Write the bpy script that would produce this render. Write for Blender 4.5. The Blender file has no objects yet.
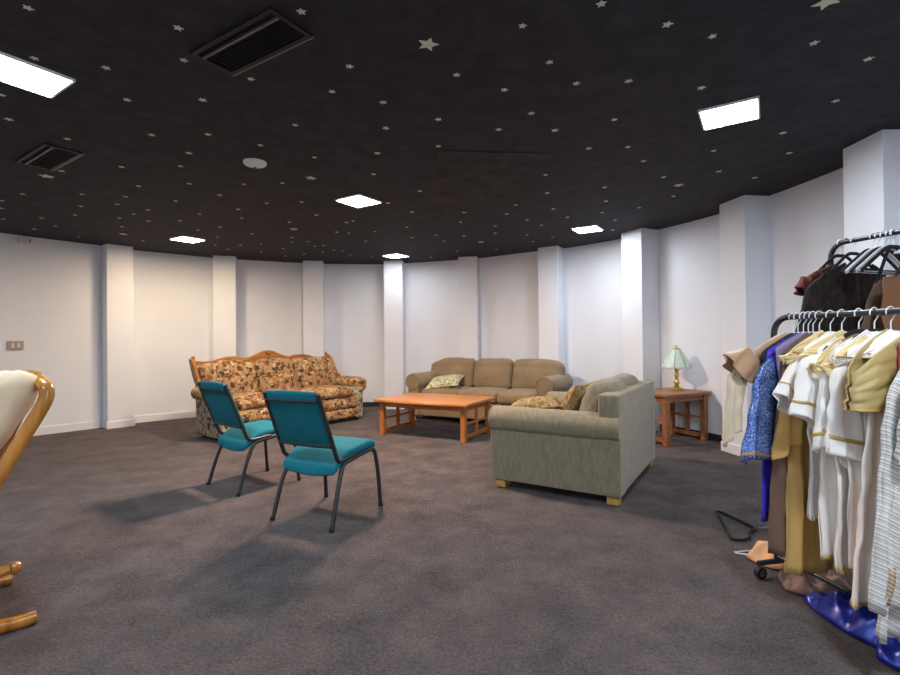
import bpy, math, random
from mathutils import Vector, Matrix, noise

S = bpy.context.scene
COL = S.collection
PI = math.pi
random.seed(7)

# ------------------------------------------------------------------ camera
cd = bpy.data.cameras.new('camera'); cam = bpy.data.objects.new('camera', cd); COL.objects.link(cam)
cd.sensor_width = 36.0; cd.lens = 490.0 / 900 * 36; cd.clip_start = 0.02
PITCH = math.atan(3.1 / 490); ROLL = math.radians(-0.58)
cam.matrix_world = Matrix.Translation((0, 0, 1.19)) @ Matrix.Rotation(PI / 2 + PITCH, 4, 'X') @ Matrix.Rotation(ROLL, 4, 'Z')
S.camera = cam

# ------------------------------------------------------------------ world, exposure
W = bpy.data.worlds.new('world'); S.world = W; W.use_nodes = True
W.node_tree.nodes['Background'].inputs[0].default_value = (0.6, 0.65, 0.75, 1)
W.node_tree.nodes['Background'].inputs[1].default_value = 0.05
S.view_settings.view_transform = 'Standard'
try: S.view_settings.look = 'None'
except Exception: pass
S.view_settings.exposure = 0.88; S.view_settings.gamma = 1.0; S.view_settings.use_curve_mapping = False
S.cycles.use_denoising = True
S.cycles.max_bounces = 10; S.cycles.diffuse_bounces = 6

H = 2.6          # ceiling height
# ceiling panels: x, y, colour, strength
LIGHTS = [
    (-0.90, 4.89, (1.0, 0.75, 0.58), 310, 'bright square ceiling light with warm amber glow above the coffee table side of the chairs'),
    (-3.53, 6.61, (1.0, 0.76, 0.50), 85, 'warm yellow square ceiling light in front of the wall behind the floral sofa'),
    (-0.88, 8.06, (0.90, 0.94, 1.0), 20, 'small far white square ceiling light near the column behind the olive sofa'),
    (1.77, 6.25, (0.84, 0.91, 1.0), 48, 'white square ceiling light between the access panel and the side table wall'),
    (-2.20, 2.55, (0.66, 0.85, 1.0), 100, 'cool bluish square ceiling light beside the two dark air vents'),
    (1.77, 3.07, (0.82, 0.90, 1.0), 66, 'big white square ceiling light above the clothes racks'),
    (-1.60, 0.60, (0.74, 0.87, 1.0), 65, 'added unseen square fill light behind the viewpoint above the glider rocker'),  # unseen panel, added as fill to brighten the camera side
    (1.20, 0.45, (0.84, 0.91, 1.0), 105, 'added unseen square fill light behind the viewpoint on the clothes rack side'),  # second added fill panel out of view, lifts the garment fronts
]

# ------------------------------------------------------------------ materials
def lin(h):
    h = h.lstrip('#'); r = []
    for i in (0, 2, 4):
        c = int(h[i:i + 2], 16) / 255
        r.append(c / 12.92 if c <= 0.04045 else ((c + 0.055) / 1.055) ** 2.4)
    return (*r, 1)

def mat(name, col, rough=0.6, metal=0.0, bump=0.0, bscale=200.0, var=0.0, vscale=6.0, col2=None, sheen=0.0, spec=None, stretch=(1, 1, 1), detail=3.0):
    m = bpy.data.materials.new(name); m.use_nodes = True
    nt = m.node_tree; b = nt.nodes['Principled BSDF']
    c = lin(col) if isinstance(col, str) else col
    b.inputs['Base Color'].default_value = c
    b.inputs['Roughness'].default_value = rough; b.inputs['Metallic'].default_value = metal
    if spec is not None: b.inputs['Specular IOR Level'].default_value = spec
    if sheen: b.inputs['Sheen Weight'].default_value = sheen
    tc = nt.nodes.new('ShaderNodeTexCoord'); mp = nt.nodes.new('ShaderNodeMapping')
    mp.inputs['Scale'].default_value = stretch
    nt.links.new(tc.outputs['Object'], mp.inputs['Vector'])
    if var or col2:
        n = nt.nodes.new('ShaderNodeTexNoise'); n.inputs['Scale'].default_value = vscale; n.inputs['Detail'].default_value = detail
        nt.links.new(mp.outputs[0], n.inputs['Vector'])
        r = nt.nodes.new('ShaderNodeValToRGB')
        c2 = lin(col2) if isinstance(col2, str) else (col2 or tuple(x * (1 - var) for x in c[:3]) + (1,))
        c1 = c if col2 else tuple(min(1, x * (1 + var)) for x in c[:3]) + (1,)
        r.color_ramp.elements[0].position = 0.32; r.color_ramp.elements[1].position = 0.68
        r.color_ramp.elements[0].color = c2; r.color_ramp.elements[1].color = c1
        nt.links.new(n.outputs['Fac'], r.inputs['Fac']); nt.links.new(r.outputs['Color'], b.inputs['Base Color'])
    if bump:
        n2 = nt.nodes.new('ShaderNodeTexNoise'); n2.inputs['Scale'].default_value = bscale; n2.inputs['Detail'].default_value = 2
        nt.links.new(mp.outputs[0], n2.inputs['Vector'])
        bp = nt.nodes.new('ShaderNodeBump'); bp.inputs['Strength'].default_value = bump; bp.inputs['Distance'].default_value = 0.01
        nt.links.new(n2.outputs['Fac'], bp.inputs['Height']); nt.links.new(bp.outputs[0], b.inputs['Normal'])
    return m

def carpet_mat():
    m = bpy.data.materials.new('carpet'); m.use_nodes = True; nt = m.node_tree; b = nt.nodes['Principled BSDF']; L = nt.links.new
    b.inputs['Roughness'].default_value = 0.95; b.inputs['Specular IOR Level'].default_value = 0.1
    b.inputs['Sheen Weight'].default_value = 0.15
    tc = nt.nodes.new('ShaderNodeTexCoord')
    a = nt.nodes.new('ShaderNodeTexNoise'); a.inputs['Scale'].default_value = 75; a.inputs['Detail'].default_value = 7; a.inputs['Roughness'].default_value = 0.85; a.inputs['Distortion'].default_value = 0.6
    c = nt.nodes.new('ShaderNodeTexNoise'); c.inputs['Scale'].default_value = 3.5; c.inputs['Detail'].default_value = 6; c.inputs['Roughness'].default_value = 0.7
    L(tc.outputs['Object'], a.inputs['Vector']); L(tc.outputs['Object'], c.inputs['Vector'])
    mx = nt.nodes.new('ShaderNodeMix'); mx.data_type = 'FLOAT'; mx.inputs['Factor'].default_value = 0.32
    L(a.outputs['Fac'], mx.inputs['A']); L(c.outputs['Fac'], mx.inputs['B'])
    r = nt.nodes.new('ShaderNodeValToRGB'); r.color_ramp.elements[0].position = 0.42; r.color_ramp.elements[1].position = 0.59
    r.color_ramp.elements[0].color = (0.024, 0.0170, 0.0160, 1); r.color_ramp.elements[1].color = (0.150, 0.110, 0.103, 1)
    L(mx.outputs['Result'], r.inputs['Fac']); L(r.outputs['Color'], b.inputs['Base Color'])
    bp = nt.nodes.new('ShaderNodeBump'); bp.inputs['Strength'].default_value = 0.8; bp.inputs['Distance'].default_value = 0.02
    L(a.outputs['Fac'], bp.inputs['Height']); L(bp.outputs[0], b.inputs['Normal'])
    return m

def floral_mat(name, base, cols, scale=17.0):
    m = bpy.data.materials.new(name); m.use_nodes = True; nt = m.node_tree; b = nt.nodes['Principled BSDF']; L = nt.links.new
    b.inputs['Roughness'].default_value = 0.9; b.inputs['Specular IOR Level'].default_value = 0.2
    tc = nt.nodes.new('ShaderNodeTexCoord')
    ns = nt.nodes.new('ShaderNodeTexNoise'); ns.inputs['Scale'].default_value = 22; ns.inputs['Detail'].default_value = 2
    L(tc.outputs['Object'], ns.inputs['Vector'])
    mx = nt.nodes.new('ShaderNodeMix'); mx.data_type = 'VECTOR'; mx.inputs['Factor'].default_value = 0.07
    L(tc.outputs['Object'], mx.inputs['A']); L(ns.outputs['Color'], mx.inputs['B'])
    prev = None
    for k, (sc, thr, pal) in enumerate([(scale, 0.62, cols), (scale * 1.8, 0.50, cols[::-1])]):
        v = nt.nodes.new('ShaderNodeTexVoronoi'); v.inputs['Scale'].default_value = sc
        L(mx.outputs['Result'], v.inputs['Vector'])
        sp = nt.nodes.new('ShaderNodeSeparateColor'); L(v.outputs['Color'], sp.inputs[0])
        r = nt.nodes.new('ShaderNodeValToRGB'); r.color_ramp.interpolation = 'CONSTANT'
        while len(r.color_ramp.elements) < len(pal): r.color_ramp.elements.new(0.5)
        for i, cc in enumerate(pal):
            r.color_ramp.elements[i].position = i / len(pal); r.color_ramp.elements[i].color = lin(cc)
        L(sp.outputs[0], r.inputs['Fac'])
        t = nt.nodes.new('ShaderNodeMath'); t.operation = 'LESS_THAN'; t.inputs[1].default_value = thr
        L(v.outputs['Distance'], t.inputs[0])
        mm = nt.nodes.new('ShaderNodeMix'); mm.data_type = 'RGBA'
        if prev is None: mm.inputs['A'].default_value = lin(base)
        else: L(prev, mm.inputs['A'])
        g = nt.nodes.new('ShaderNodeMath'); g.operation = 'GREATER_THAN'; g.inputs[1].default_value = 0.35 + 0.2 * k
        L(sp.outputs[1], g.inputs[0])
        mu = nt.nodes.new('ShaderNodeMath'); mu.operation = 'MULTIPLY'; L(t.outputs[0], mu.inputs[0]); L(g.outputs[0], mu.inputs[1])
        L(mu.outputs[0], mm.inputs['Factor']); L(r.outputs['Color'], mm.inputs['B']); prev = mm.outputs['Result']
    L(prev, b.inputs['Base Color'])
    bp = nt.nodes.new('ShaderNodeBump'); bp.inputs['Strength'].default_value = 0.25; bp.inputs['Distance'].default_value = 0.01
    L(ns.outputs['Fac'], bp.inputs['Height']); L(bp.outputs[0], b.inputs['Normal'])
    return m

def wood_mat(name, c1, c2, rough=0.35, axis=0, scale=26.0):
    st = [10.0, 10.0, 10.0]; st[axis] = 0.8
    return mat(name, c1, rough, var=0.1, vscale=scale / 10, col2=c2, stretch=tuple(st), detail=5, bump=0.05, bscale=12)

def stripe_mat(name, cols, scale, axis, diag=0.0):
    m = bpy.data.materials.new(name); m.use_nodes = True; nt = m.node_tree; b = nt.nodes['Principled BSDF']; L = nt.links.new
    b.inputs['Roughness'].default_value = 0.85
    tc = nt.nodes.new('ShaderNodeTexCoord'); sx = nt.nodes.new('ShaderNodeSeparateXYZ'); L(tc.outputs['Object'], sx.inputs[0])
    ma = nt.nodes.new('ShaderNodeMath'); ma.operation = 'MULTIPLY_ADD'; ma.inputs[1].default_value = diag
    L(sx.outputs[2 if axis == 0 else 0], ma.inputs[0]); L(sx.outputs[axis], ma.inputs[2])
    sc = nt.nodes.new('ShaderNodeMath'); sc.operation = 'MULTIPLY'; sc.inputs[1].default_value = scale; L(ma.outputs[0], sc.inputs[0])
    fr = nt.nodes.new('ShaderNodeMath'); fr.operation = 'FRACT'; L(sc.outputs[0], fr.inputs[0])
    r = nt.nodes.new('ShaderNodeValToRGB'); r.color_ramp.interpolation = 'CONSTANT'
    while len(r.color_ramp.elements) < len(cols): r.color_ramp.elements.new(0.5)
    for i, (p, cc) in enumerate(cols): r.color_ramp.elements[i].position = p; r.color_ramp.elements[i].color = lin(cc)
    L(fr.outputs[0], r.inputs['Fac']); L(r.outputs['Color'], b.inputs['Base Color'])
    return m

def sequin_mat():
    m = mat('blue_sequin', '#3f63c8', 0.25, 0.55)
    nt = m.node_tree; b = nt.nodes['Principled BSDF']; L = nt.links.new
    tc = nt.nodes.new('ShaderNodeTexCoord'); v = nt.nodes.new('ShaderNodeTexVoronoi'); v.inputs['Scale'].default_value = 260
    L(tc.outputs['Object'], v.inputs['Vector'])
    sp = nt.nodes.new('ShaderNodeSeparateColor'); L(v.outputs['Color'], sp.inputs[0])
    r = nt.nodes.new('ShaderNodeValToRGB')
    e = r.color_ramp.elements; e[0].position = 0.3; e[0].color = lin('#2f55c0'); e[1].position = 0.9; e[1].color = lin('#a9c8ea')
    L(sp.outputs[0], r.inputs['Fac']); L(r.outputs['Color'], b.inputs['Base Color'])
    bp = nt.nodes.new('ShaderNodeBump'); bp.inputs['Strength'].default_value = 0.5; bp.inputs['Distance'].default_value = 0.004
    L(sp.outputs[1], bp.inputs['Height']); L(bp.outputs[0], b.inputs['Normal'])
    return m

def emit_mat(name, col, st):
    m = bpy.data.materials.new(name); m.use_nodes = True; b = m.node_tree.nodes['Principled BSDF']
    b.inputs['Base Color'].default_value = (0.9, 0.9, 0.9, 1)
    b.inputs['Emission Color'].default_value = (*col, 1); b.inputs['Emission Strength'].default_value = st
    return m

M = dict(
    carpet=carpet_mat(),
    ceiling=mat('black_ceiling', (0.023, 0.020, 0.027, 1), 0.8, bump=0.7, bscale=90, var=0.35, vscale=9, spec=0.3),
    ceilpanel=mat('black_ceiling_panel', (0.030, 0.026, 0.028, 1), 0.8, bump=0.5, bscale=60, var=0.5, vscale=5, spec=0.25),
    wall=mat('white_wall', (0.80, 0.82, 0.865, 1), 0.6, bump=0.04, bscale=80, var=0.02, vscale=2),
    white=mat('white_paint', (0.82, 0.82, 0.84, 1), 0.5),
    black_base=mat('black_rubber', (0.02, 0.02, 0.022, 1), 0.45),
    star=mat('pale_star', '#cfd2b8', 0.5),
    vent=mat('dark_vent_metal', (0.011, 0.010, 0.013, 1), 0.5, spec=0.3),
    vent_edge=mat('worn_vent_edge', (0.22, 0.20, 0.21, 1), 0.35, 0.3),
    plastic=mat('white_plastic', (0.75, 0.75, 0.74, 1), 0.4),
    dark=mat('dark_gap', (0.02, 0.02, 0.02, 1), 0.6),
    brass_plate=mat('nickel_plate', '#9a8c80', 0.35, 0.8),
    olive=mat('olive_velour', '#87745a', 0.9, bump=0.15, bscale=120, var=0.12, vscale=5, sheen=0.2, spec=0.2),
    sage=mat('sage_chenille', '#877d67', 0.95, bump=0.25, bscale=160, var=0.14, vscale=40, sheen=0.2, spec=0.15, stretch=(1, 1, 0.35)),
    olive_pipe=mat('olive_piping', '#7b6b52', 0.9),
    foot=mat('pale_wood_foot', '#c39a56', 0.5, var=0.1, vscale=20),
    floral=floral_mat('floral_tapestry', '#a08460', ['#5f3e28', '#c4aa84', '#45432f', '#a9794f', '#8a5034', '#bfa070', '#6d4a30', '#9c6a48'], 19),
    floral_dim=floral_mat('floral_tapestry_side', '#a39a80', ['#5c4a3a', '#b5ab90', '#45453a', '#b9ae92', '#7a5f48', '#5a5544', '#8f8468', '#a9a084'], 20),
    floral_pil=floral_mat('pale_floral_print', '#b9b596', ['#8f8a62', '#cfc8ac', '#7d7a58', '#c2b98e', '#a9a880', '#d4cdb4'], 24),
    damask=floral_mat('gold_damask', '#9a8058', ['#7a623e', '#a88c62', '#6f5838', '#b59a6e', '#8a7048'], 34),
    oak=wood_mat('golden_oak', '#b9813f', '#94602a', 0.35),
    cherry=wood_mat('orange_cherry', '#c2864c', '#a86a36', 0.3),
    cherry_leg=wood_mat('cherry_leg', '#b87436', '#985c2a', 0.35, 2),
    cherry_dark=wood_mat('red_cherry', '#a66f48', '#885432', 0.35),
    glider=wood_mat('honey_wood', '#c08238', '#96601f', 0.25, 2),
    cream=mat('cream_cushion', '#cdb596', 0.9, bump=0.2, bscale=9, var=0.05, vscale=6),
    teal=mat('teal_fabric', '#0f6775', 0.85, bump=0.12, bscale=260, var=0.08, vscale=30, spec=0.25),
    charcoal=mat('charcoal_metal', '#3d3e42', 0.4, 0.5),
    rubber=mat('rubber_tip', '#1b1b1c', 0.7),
    brass=mat('polished_brass', '#dcc070', 0.28, 0.9),
    shade=mat('mint_glass', '#d4e8de', 0.3, var=0.08, vscale=45),
    rack=mat('dark_rack_tube', '#3b3c42', 0.35, 0.6),
    chrome=mat('chrome', '#b7babf', 0.2, 1.0),
    wire=mat('white_wire', '#e2e4e8', 0.35),
    velvet=mat('black_velvet', '#141417', 0.85),
    tan=mat('tan_satin', '#b58f6e', 0.45, sheen=0.3, var=0.06, vscale=8),
    beige=mat('beige_cotton', '#d3c3a8', 0.85, var=0.05, vscale=10),
    navy=mat('navy_cloth', '#20242f', 0.8),
    lilac=mat('lilac_cloth', '#8a7f9c', 0.7),
    redc=mat('red_cloth', '#b33444', 0.7),
    purple=mat('purple_satin', '#3e2bb0', 0.4),
    sequin=sequin_mat(),
    gold_trim=mat('gold_trim', '#c9a95c', 0.4, 0.4, bump=0.3, bscale=300),
    copper_trim=mat('copper_trim', '#b08a6e', 0.5, 0.3),
    brown=mat('brown_cotton', '#6b5245', 0.9, var=0.12, vscale=7, stretch=(3, 1, 0.4)),
    mustard=mat('mustard_cotton', '#bf9a58', 0.8, var=0.08, vscale=6, stretch=(3, 1, 0.4)),
    gold=mat('pale_gold_satin', '#e4cf98', 0.5, var=0.06, vscale=8),
    khaki=mat('khaki_satin', '#b6a06a', 0.5, var=0.06, vscale=8),
    whitec=mat('white_cotton', '#efece8', 0.8, var=0.02, vscale=9),
    whitesheer=mat('sheer_white', '#f3ebe4', 0.7, var=0.05, vscale=5, stretch=(4, 1, 0.4)),
    striped=stripe_mat('grey_diagonal_stripe', [(0, '#d2d2ce'), (0.28, '#9ea1a4'), (0.40, '#dedcd6'), (0.66, '#b0aca4'), (0.76, '#d0cfca'), (0.9, '#8a8c90')], 30, 2, 0.55),
    tstripe=stripe_mat('grey_horizontal_stripe', [(0, '#c9d2d6'), (0.3, '#85939c'), (0.45, '#e6e8e6'), (0.75, '#a8b2b4'), (0.88, '#d6dcdc')], 26, 2, 0.0),
    brown_stripe=stripe_mat('brown_stripe', [(0, '#a08466'), (0.3, '#cfc4b2'), (0.45, '#8a6e52'), (0.75, '#b8a48a')], 34, 2, 0.8),
    fur=mat('dark_fur', '#2b211d', 0.95, bump=1.0, bscale=140, var=0.5, vscale=30),
    suede=mat('brown_suede', '#6f5a4c', 0.95, var=0.15, vscale=6, stretch=(4, 1, 0.5)),
    leather=mat('tan_leather', '#7d5230', 0.6, var=0.06, vscale=4),
    rust=mat('rust_cloth', '#5e2f26', 0.9),
    satin_blue=mat('royal_blue_satin', '#172789', 0.3, 0.25),
    peach=mat('peach_cloth', '#d9a273', 0.6, var=0.05, vscale=9),
    dusty=mat('dusty_brown_cloth', '#8a6a5c', 0.85, var=0.15, vscale=12),
    clear=mat('clear_plastic', '#cfdbe2', 0.15),
    screen=mat('beige_plastic', '#ddd6ca', 0.5),
)

# ------------------------------------------------------------------ mesh helpers
class MB:
    def __init__(s): s.v = []; s.f = []; s.m = []
    def add(s, vs, fs, mi=0):
        o = len(s.v); s.v += [Vector(v) for v in vs]; s.f += [[o + i for i in f] for f in fs]; s.m += [mi] * len(fs); return s
    def box(s, x0, x1, y0, y1, z0, z1, mi=0):
        return s.add([(x0, y0, z0), (x1, y0, z0), (x1, y1, z0), (x0, y1, z0), (x0, y0, z1), (x1, y0, z1), (x1, y1, z1), (x0, y1, z1)],
                     [(3, 2, 1, 0), (4, 5, 6, 7), (0, 1, 5, 4), (1, 2, 6, 5), (2, 3, 7, 6), (3, 0, 4, 7)], mi)
    def prism(s, poly, axis, a, b, mi=0):
        def P(p, t):
            return (t, p[0], p[1]) if axis == 0 else ((p[0], t, p[1]) if axis == 1 else (p[0], p[1], t))
        n = len(poly); vs = [P(p, a) for p in poly] + [P(p, b) for p in poly]
        fs = [list(range(n))[::-1], list(range(n, 2 * n))] + [[i, (i + 1) % n, n + (i + 1) % n, n + i] for i in range(n)]
        return s.add(vs, fs, mi)
    def tube(s, pts, r, n=10, mi=0, closed=False, ry=None, up=None):
        pts = [Vector(p) for p in pts]; N = len(pts); rings = []
        prev = Vector(up) if up else None
        vs = []
        for i, p in enumerate(pts):
            if closed: t = pts[(i + 1) % N] - pts[i - 1]
            else: t = pts[min(i + 1, N - 1)] - pts[max(i - 1, 0)]
            t.normalize()
            if prev is None: prev = Vector((0, 0, 1)) if abs(t.z) < 0.9 else Vector((1, 0, 0))
            nn = prev - t * prev.dot(t)
            if nn.length < 1e-5: nn = t.orthogonal()
            nn.normalize(); bb = t.cross(nn); prev = nn
            rr = r[i] if isinstance(r, (list, tuple)) else r
            r2 = (ry if ry is not None else rr)
            for k in range(n):
                a = 2 * PI * k / n; vs.append(p + nn * (math.cos(a) * rr) + bb * (math.sin(a) * r2))
        fs = []
        for i in range(N if closed else N - 1):
            j = (i + 1) % N
            for k in range(n): fs.append((i * n + k, i * n + (k + 1) % n, j * n + (k + 1) % n, j * n + k))
        if not closed: fs += [list(range(n))[::-1], list(range((N - 1) * n, N * n))]
        return s.add(vs, fs, mi)
    def lathe(s, prof, n=24, c=(0, 0, 0), mi=0):
        vs = []; fs = []
        for r, z in prof:
            for k in range(n):
                a = 2 * PI * k / n; vs.append((c[0] + r * math.cos(a), c[1] + r * math.sin(a), c[2] + z))
        for i in range(len(prof) - 1):
            for k in range(n): fs.append((i * n + k, i * n + (k + 1) % n, (i + 1) * n + (k + 1) % n, (i + 1) * n + k))
        fs += [list(range(n))[::-1], list(range((len(prof) - 1) * n, len(prof) * n))]
        return s.add(vs, fs, mi)
    def cushion(s, c, size, r=0.05, puff=(0, 0, 0), wob=0.0, seed=0, xf=None, res=10, crown=None, mi=0):
        hx, hy, hz = [a / 2 for a in size]; h = (hx, hy, hz)
        def axis(hh):
            rr = min(r, hh * 0.98); e = [-(hh - rr) - rr * q for q in (1.0, 0.92, 0.72, 0.42)]
            inn = [-(hh - rr) + 2 * (hh - rr) * k / res for k in range(res + 1)]
            return e + inn + [-q for q in e[::-1]]
        ax = [axis(q) for q in h]
        vid = {}; vs = []; fs = []
        def vert(i, j, k):
            key = (i, j, k)
            if key in vid: return vid[key]
            p = Vector((ax[0][i], ax[1][j], ax[2][k]))
            inner = Vector([max(-(q - min(r, q * 0.98)), min(q - min(r, q * 0.98), a)) for a, q in zip(p, h)])
            d = p - inner
            if d.length > 1e-9:
                rr = min(r, min(h) * 0.98) if False else r
                dd = d.normalized()
                p = inner + Vector((dd.x * min(r, hx * 0.98), dd.y * min(r, hy * 0.98), dd.z * min(r, hz * 0.98)))
            u = Vector((p.x / hx, p.y / hy, p.z / hz))
            q = lambda a: max(0.0, 1 - a * a)
            p = Vector((p.x + u.x * puff[0] * q(u.y) * q(u.z), p.y + u.y * puff[1] * q(u.x) * q(u.z), p.z + u.z * puff[2] * q(u.x) * q(u.y)))
            if wob:
                nv = noise.noise_vector(p * 5.0 + Vector((seed * 7.3, seed * 3.1, 1.7))) * wob + noise.noise_vector(p * 13.0 + Vector((seed, 2.2, 0))) * (wob * 0.35)
                p = p + nv
            if crown: p = crown(p, u)
            p = p + Vector(c)
            if xf: p = xf(p)
            vid[key] = len(vs); vs.append(p); return vid[key]
        n = [len(a) for a in ax]
        for (a, b, cc) in ((0, 1, 2), (1, 2, 0), (2, 0, 1)):
            for side in (0, n[cc] - 1):
                for i in range(n[a] - 1):
                    for j in range(n[b] - 1):
                        q = []
                        for (di, dj) in ((0, 0), (1, 0), (1, 1), (0, 1)):
                            t = [0, 0, 0]; t[a] = i + di; t[b] = j + dj; t[cc] = side; q.append(vert(*t))
                        fs.append(q if side else q[::-1])
        return s.add(vs, fs, mi)
    def grid(s, fn, nu, nv, mi=0, flip=False):
        vs = [fn(i / nu, j / nv) for j in range(nv + 1) for i in range(nu + 1)]
        w = nu + 1
        fs = [(j * w + i, j * w + i + 1, (j + 1) * w + i + 1, (j + 1) * w + i) for j in range(nv) for i in range(nu)]
        if flip: fs = [f[::-1] for f in fs]
        return s.add(vs, fs, mi)
    def xform(s, mtx):
        s.v = [mtx @ v for v in s.v]; return s
    def build(s, name, mats, parent=None, smooth=True, bevel=0.0, seg=2, kind=None, thick=0.0, angle=40):
        me = bpy.data.meshes.new(name)
        me.from_pydata([tuple(v) for v in s.v], [], s.f)
        if not isinstance(mats, (list, tuple)): mats = [mats]
        for m in mats: me.materials.append(m)
        for p, mi in zip(me.polygons, s.m): p.material_index = mi; p.use_smooth = smooth
        me.update()
        o = bpy.data.objects.new(name, me); COL.objects.link(o)
        if parent: o.parent = parent
        if kind: o['kind'] = kind
        if thick:
            md = o.modifiers.new('thick', 'SOLIDIFY'); md.thickness = thick; md.offset = 0
        if bevel:
            md = o.modifiers.new('bevel', 'BEVEL'); md.width = bevel; md.segments = seg; md.limit_method = 'ANGLE'; md.angle_limit = math.radians(35)
        if smooth:
            try:
                me.set_sharp_from_angle(angle=math.radians(angle))
            except Exception: pass
        return o

def tag(o, label, cat, group=None):
    o['label'] = label; o['category'] = cat
    if group: o['group'] = group
    return o
def thing(name, label, cat, loc=(0, 0, 0), rz=0.0, group=None):
    o = bpy.data.objects.new(name, None); COL.objects.link(o)
    o.location = loc; o.rotation_euler = (0, 0, rz); o.empty_display_size = 0.1
    return tag(o, label, cat, group)
def copy_tree(o, parent=None):
    c = o.copy(); COL.objects.link(c)
    if parent: c.parent = parent
    for ch in [x for x in o.children]: copy_tree(ch, c)
    return c
def arc(c, r, a0, a1, n, plane='xz', y=0.0):
    out = []
    for i in range(n + 1):
        a = math.radians(a0 + (a1 - a0) * i / n); p, q = c[0] + r * math.cos(a), c[1] + r * math.sin(a)
        out.append((p, y, q) if plane == 'xz' else ((y, p, q) if plane == 'yz' else (p, q, y)))
    return out
def catmull(P, n=8):
    out = []
    P = [Vector(p) for p in P]
    for i in range(len(P) - 1):
        p0 = P[max(i - 1, 0)]; p1 = P[i]; p2 = P[i + 1]; p3 = P[min(i + 2, len(P) - 1)]
        for k in range(n):
            t = k / n
            out.append(0.5 * ((2 * p1) + (p2 - p0) * t + (2 * p0 - 5 * p1 + 4 * p2 - p3) * t * t + (3 * p1 - p0 - 3 * p2 + p3) * t ** 3))
    out.append(P[-1]); return out
def rot(p, a):
    c, s = math.cos(a), math.sin(a); return (p[0] * c - p[1] * s, p[0] * s + p[1] * c)

# ------------------------------------------------------------------ room shell
W_LEFT = [(-5.40, 2.60), (-5.75, 3.70), (-5.90, 4.80), (-5.80, 5.75), (-5.63, 6.12), (-5.40, 6.47), (-4.99, 6.99)]
W_BACK = [(-4.99, 6.99), (-4.74, 7.37), (-3.92, 8.07), (-3.61, 8.27), (-2.61, 8.74), (-2.29, 8.83), (-1.25, 8.97), (-0.85, 8.88), (0.17, 8.56), (0.54, 8.39), (1.39, 7.80), (1.80, 7.56), (2.43, 6.88)]
W_RIGHT = [(2.43, 6.88), (2.74, 6.30), (3.07, 5.58), (3.20, 4.86), (3.29, 4.09), (3.30, 3.30), (3.20, 2.50), (2.95, 1.60), (2.50, 0.70)]
W_FRONT = [(2.50, 0.70), (1.60, -0.25), (0.30, -0.70), (-1.20, -0.65), (-2.40, -0.30), (-3.60, 0.40), (-4.70, 1.40), (-5.40, 2.60)]
ALL = W_LEFT[:-1] + W_BACK[:-1] + W_RIGHT[:-1] + W_FRONT
loop = [p for p in catmull([(x, y, 0) for x, y in W_LEFT[-3:-1] + W_BACK + W_RIGHT[1:3]], 6)]
def wall_mesh(name, pts, n=6, first=None, last=None):
    ext = ([first] if first else []) + pts + ([last] if last else [])
    c = catmull([(x, y, 0) for x, y in ext], n)
    if first: c = c[n:]
    if last: c = c[:-n]
    mb = MB(); N = len(c); cen = Vector((-1.2, 4.2, 0))
    outp = []
    for i, p in enumerate(c):
        t = (c[min(i + 1, N - 1)] - c[max(i - 1, 0)]).normalized(); nn = Vector((-t.y, t.x, 0))
        if (p - cen).dot(nn) < 0: nn = -nn
        outp.append(p + nn * 0.12)
    vs = []
    for p, q in zip(c, outp): vs += [(p.x, p.y, 0), (p.x, p.y, H), (q.x, q.y, H), (q.x, q.y, 0)]
    fs = []
    for i in range(N - 1):
        for k in range(4): fs.append((4 * i + k, 4 * i + (k + 1) % 4, 4 * i + 4 + (k + 1) % 4, 4 * i + 4 + k))
    fs += [(0, 1, 2, 3), (4 * N - 1, 4 * N - 2, 4 * N - 3, 4 * N - 4)]
    mb.add(vs, fs); mb.build(name, M['wall'], kind='structure', angle=30)
    return c
cl = wall_mesh('wall_left', W_LEFT, first=W_FRONT[-2], last=W_BACK[1])
cb = wall_mesh('wall_back', W_BACK, first=W_LEFT[-2], last=W_RIGHT[1])
cr = wall_mesh('wall_right', W_RIGHT, first=W_BACK[-2], last=W_FRONT[1])
cf = wall_mesh('wall_front', W_FRONT, first=W_RIGHT[-2], last=W_LEFT[1])
RING = [(p.x, p.y) for p in cl[:-1] + cb[:-1] + cr[:-1] + cf[:-1]]
def grow(k): return [((x + 1.2) * k - 1.2, (y - 4.2) * k + 4.2) for x, y in RING]
MB().prism(grow(1.04), 2, -0.12, 0.0).build('floor', M['carpet'], smooth=False, kind='structure')
MB().prism(grow(1.04), 2, H, H + 0.12).build('ceiling', M['ceiling'], smooth=False, kind='structure')

# baseboards: thin strips that follow the wall
def base_strip(name, c, t, h, m):
    mb = MB(); vs = []; N = len(c); cen = Vector((-1.2, 4.2, 0))
    for i, p in enumerate(c):
        d = (c[min(i + 1, N - 1)] - c[max(i - 1, 0)]).normalized(); nn = Vector((-d.y, d.x, 0))
        if (cen - p).dot(nn) < 0: nn = -nn
        a = p - nn * 0.004; q = p + nn * t
        vs += [(a.x, a.y, 0), (a.x, a.y, h), (q.x, q.y, h), (q.x, q.y, 0)]
    fs = [(4 * i + k, 4 * i + (k + 1) % 4, 4 * i + 4 + (k + 1) % 4, 4 * i + 4 + k) for i in range(N - 1) for k in range(4)]
    fs += [(0, 1, 2, 3), (4 * N - 1, 4 * N - 2, 4 * N - 3, 4 * N - 4)]
    mb.add(vs, fs).build(name, m, kind='structure', angle=30)
base_strip('baseboard_left', cl[12:] + cb[1:25], 0.014, 0.10, M['white'])
base_strip('baseboard_back', cb[25:], 0.014, 0.085, M['black_base'])
base_strip('baseboard_right', cr[:], 0.014, 0.085, M['black_base'])

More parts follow.
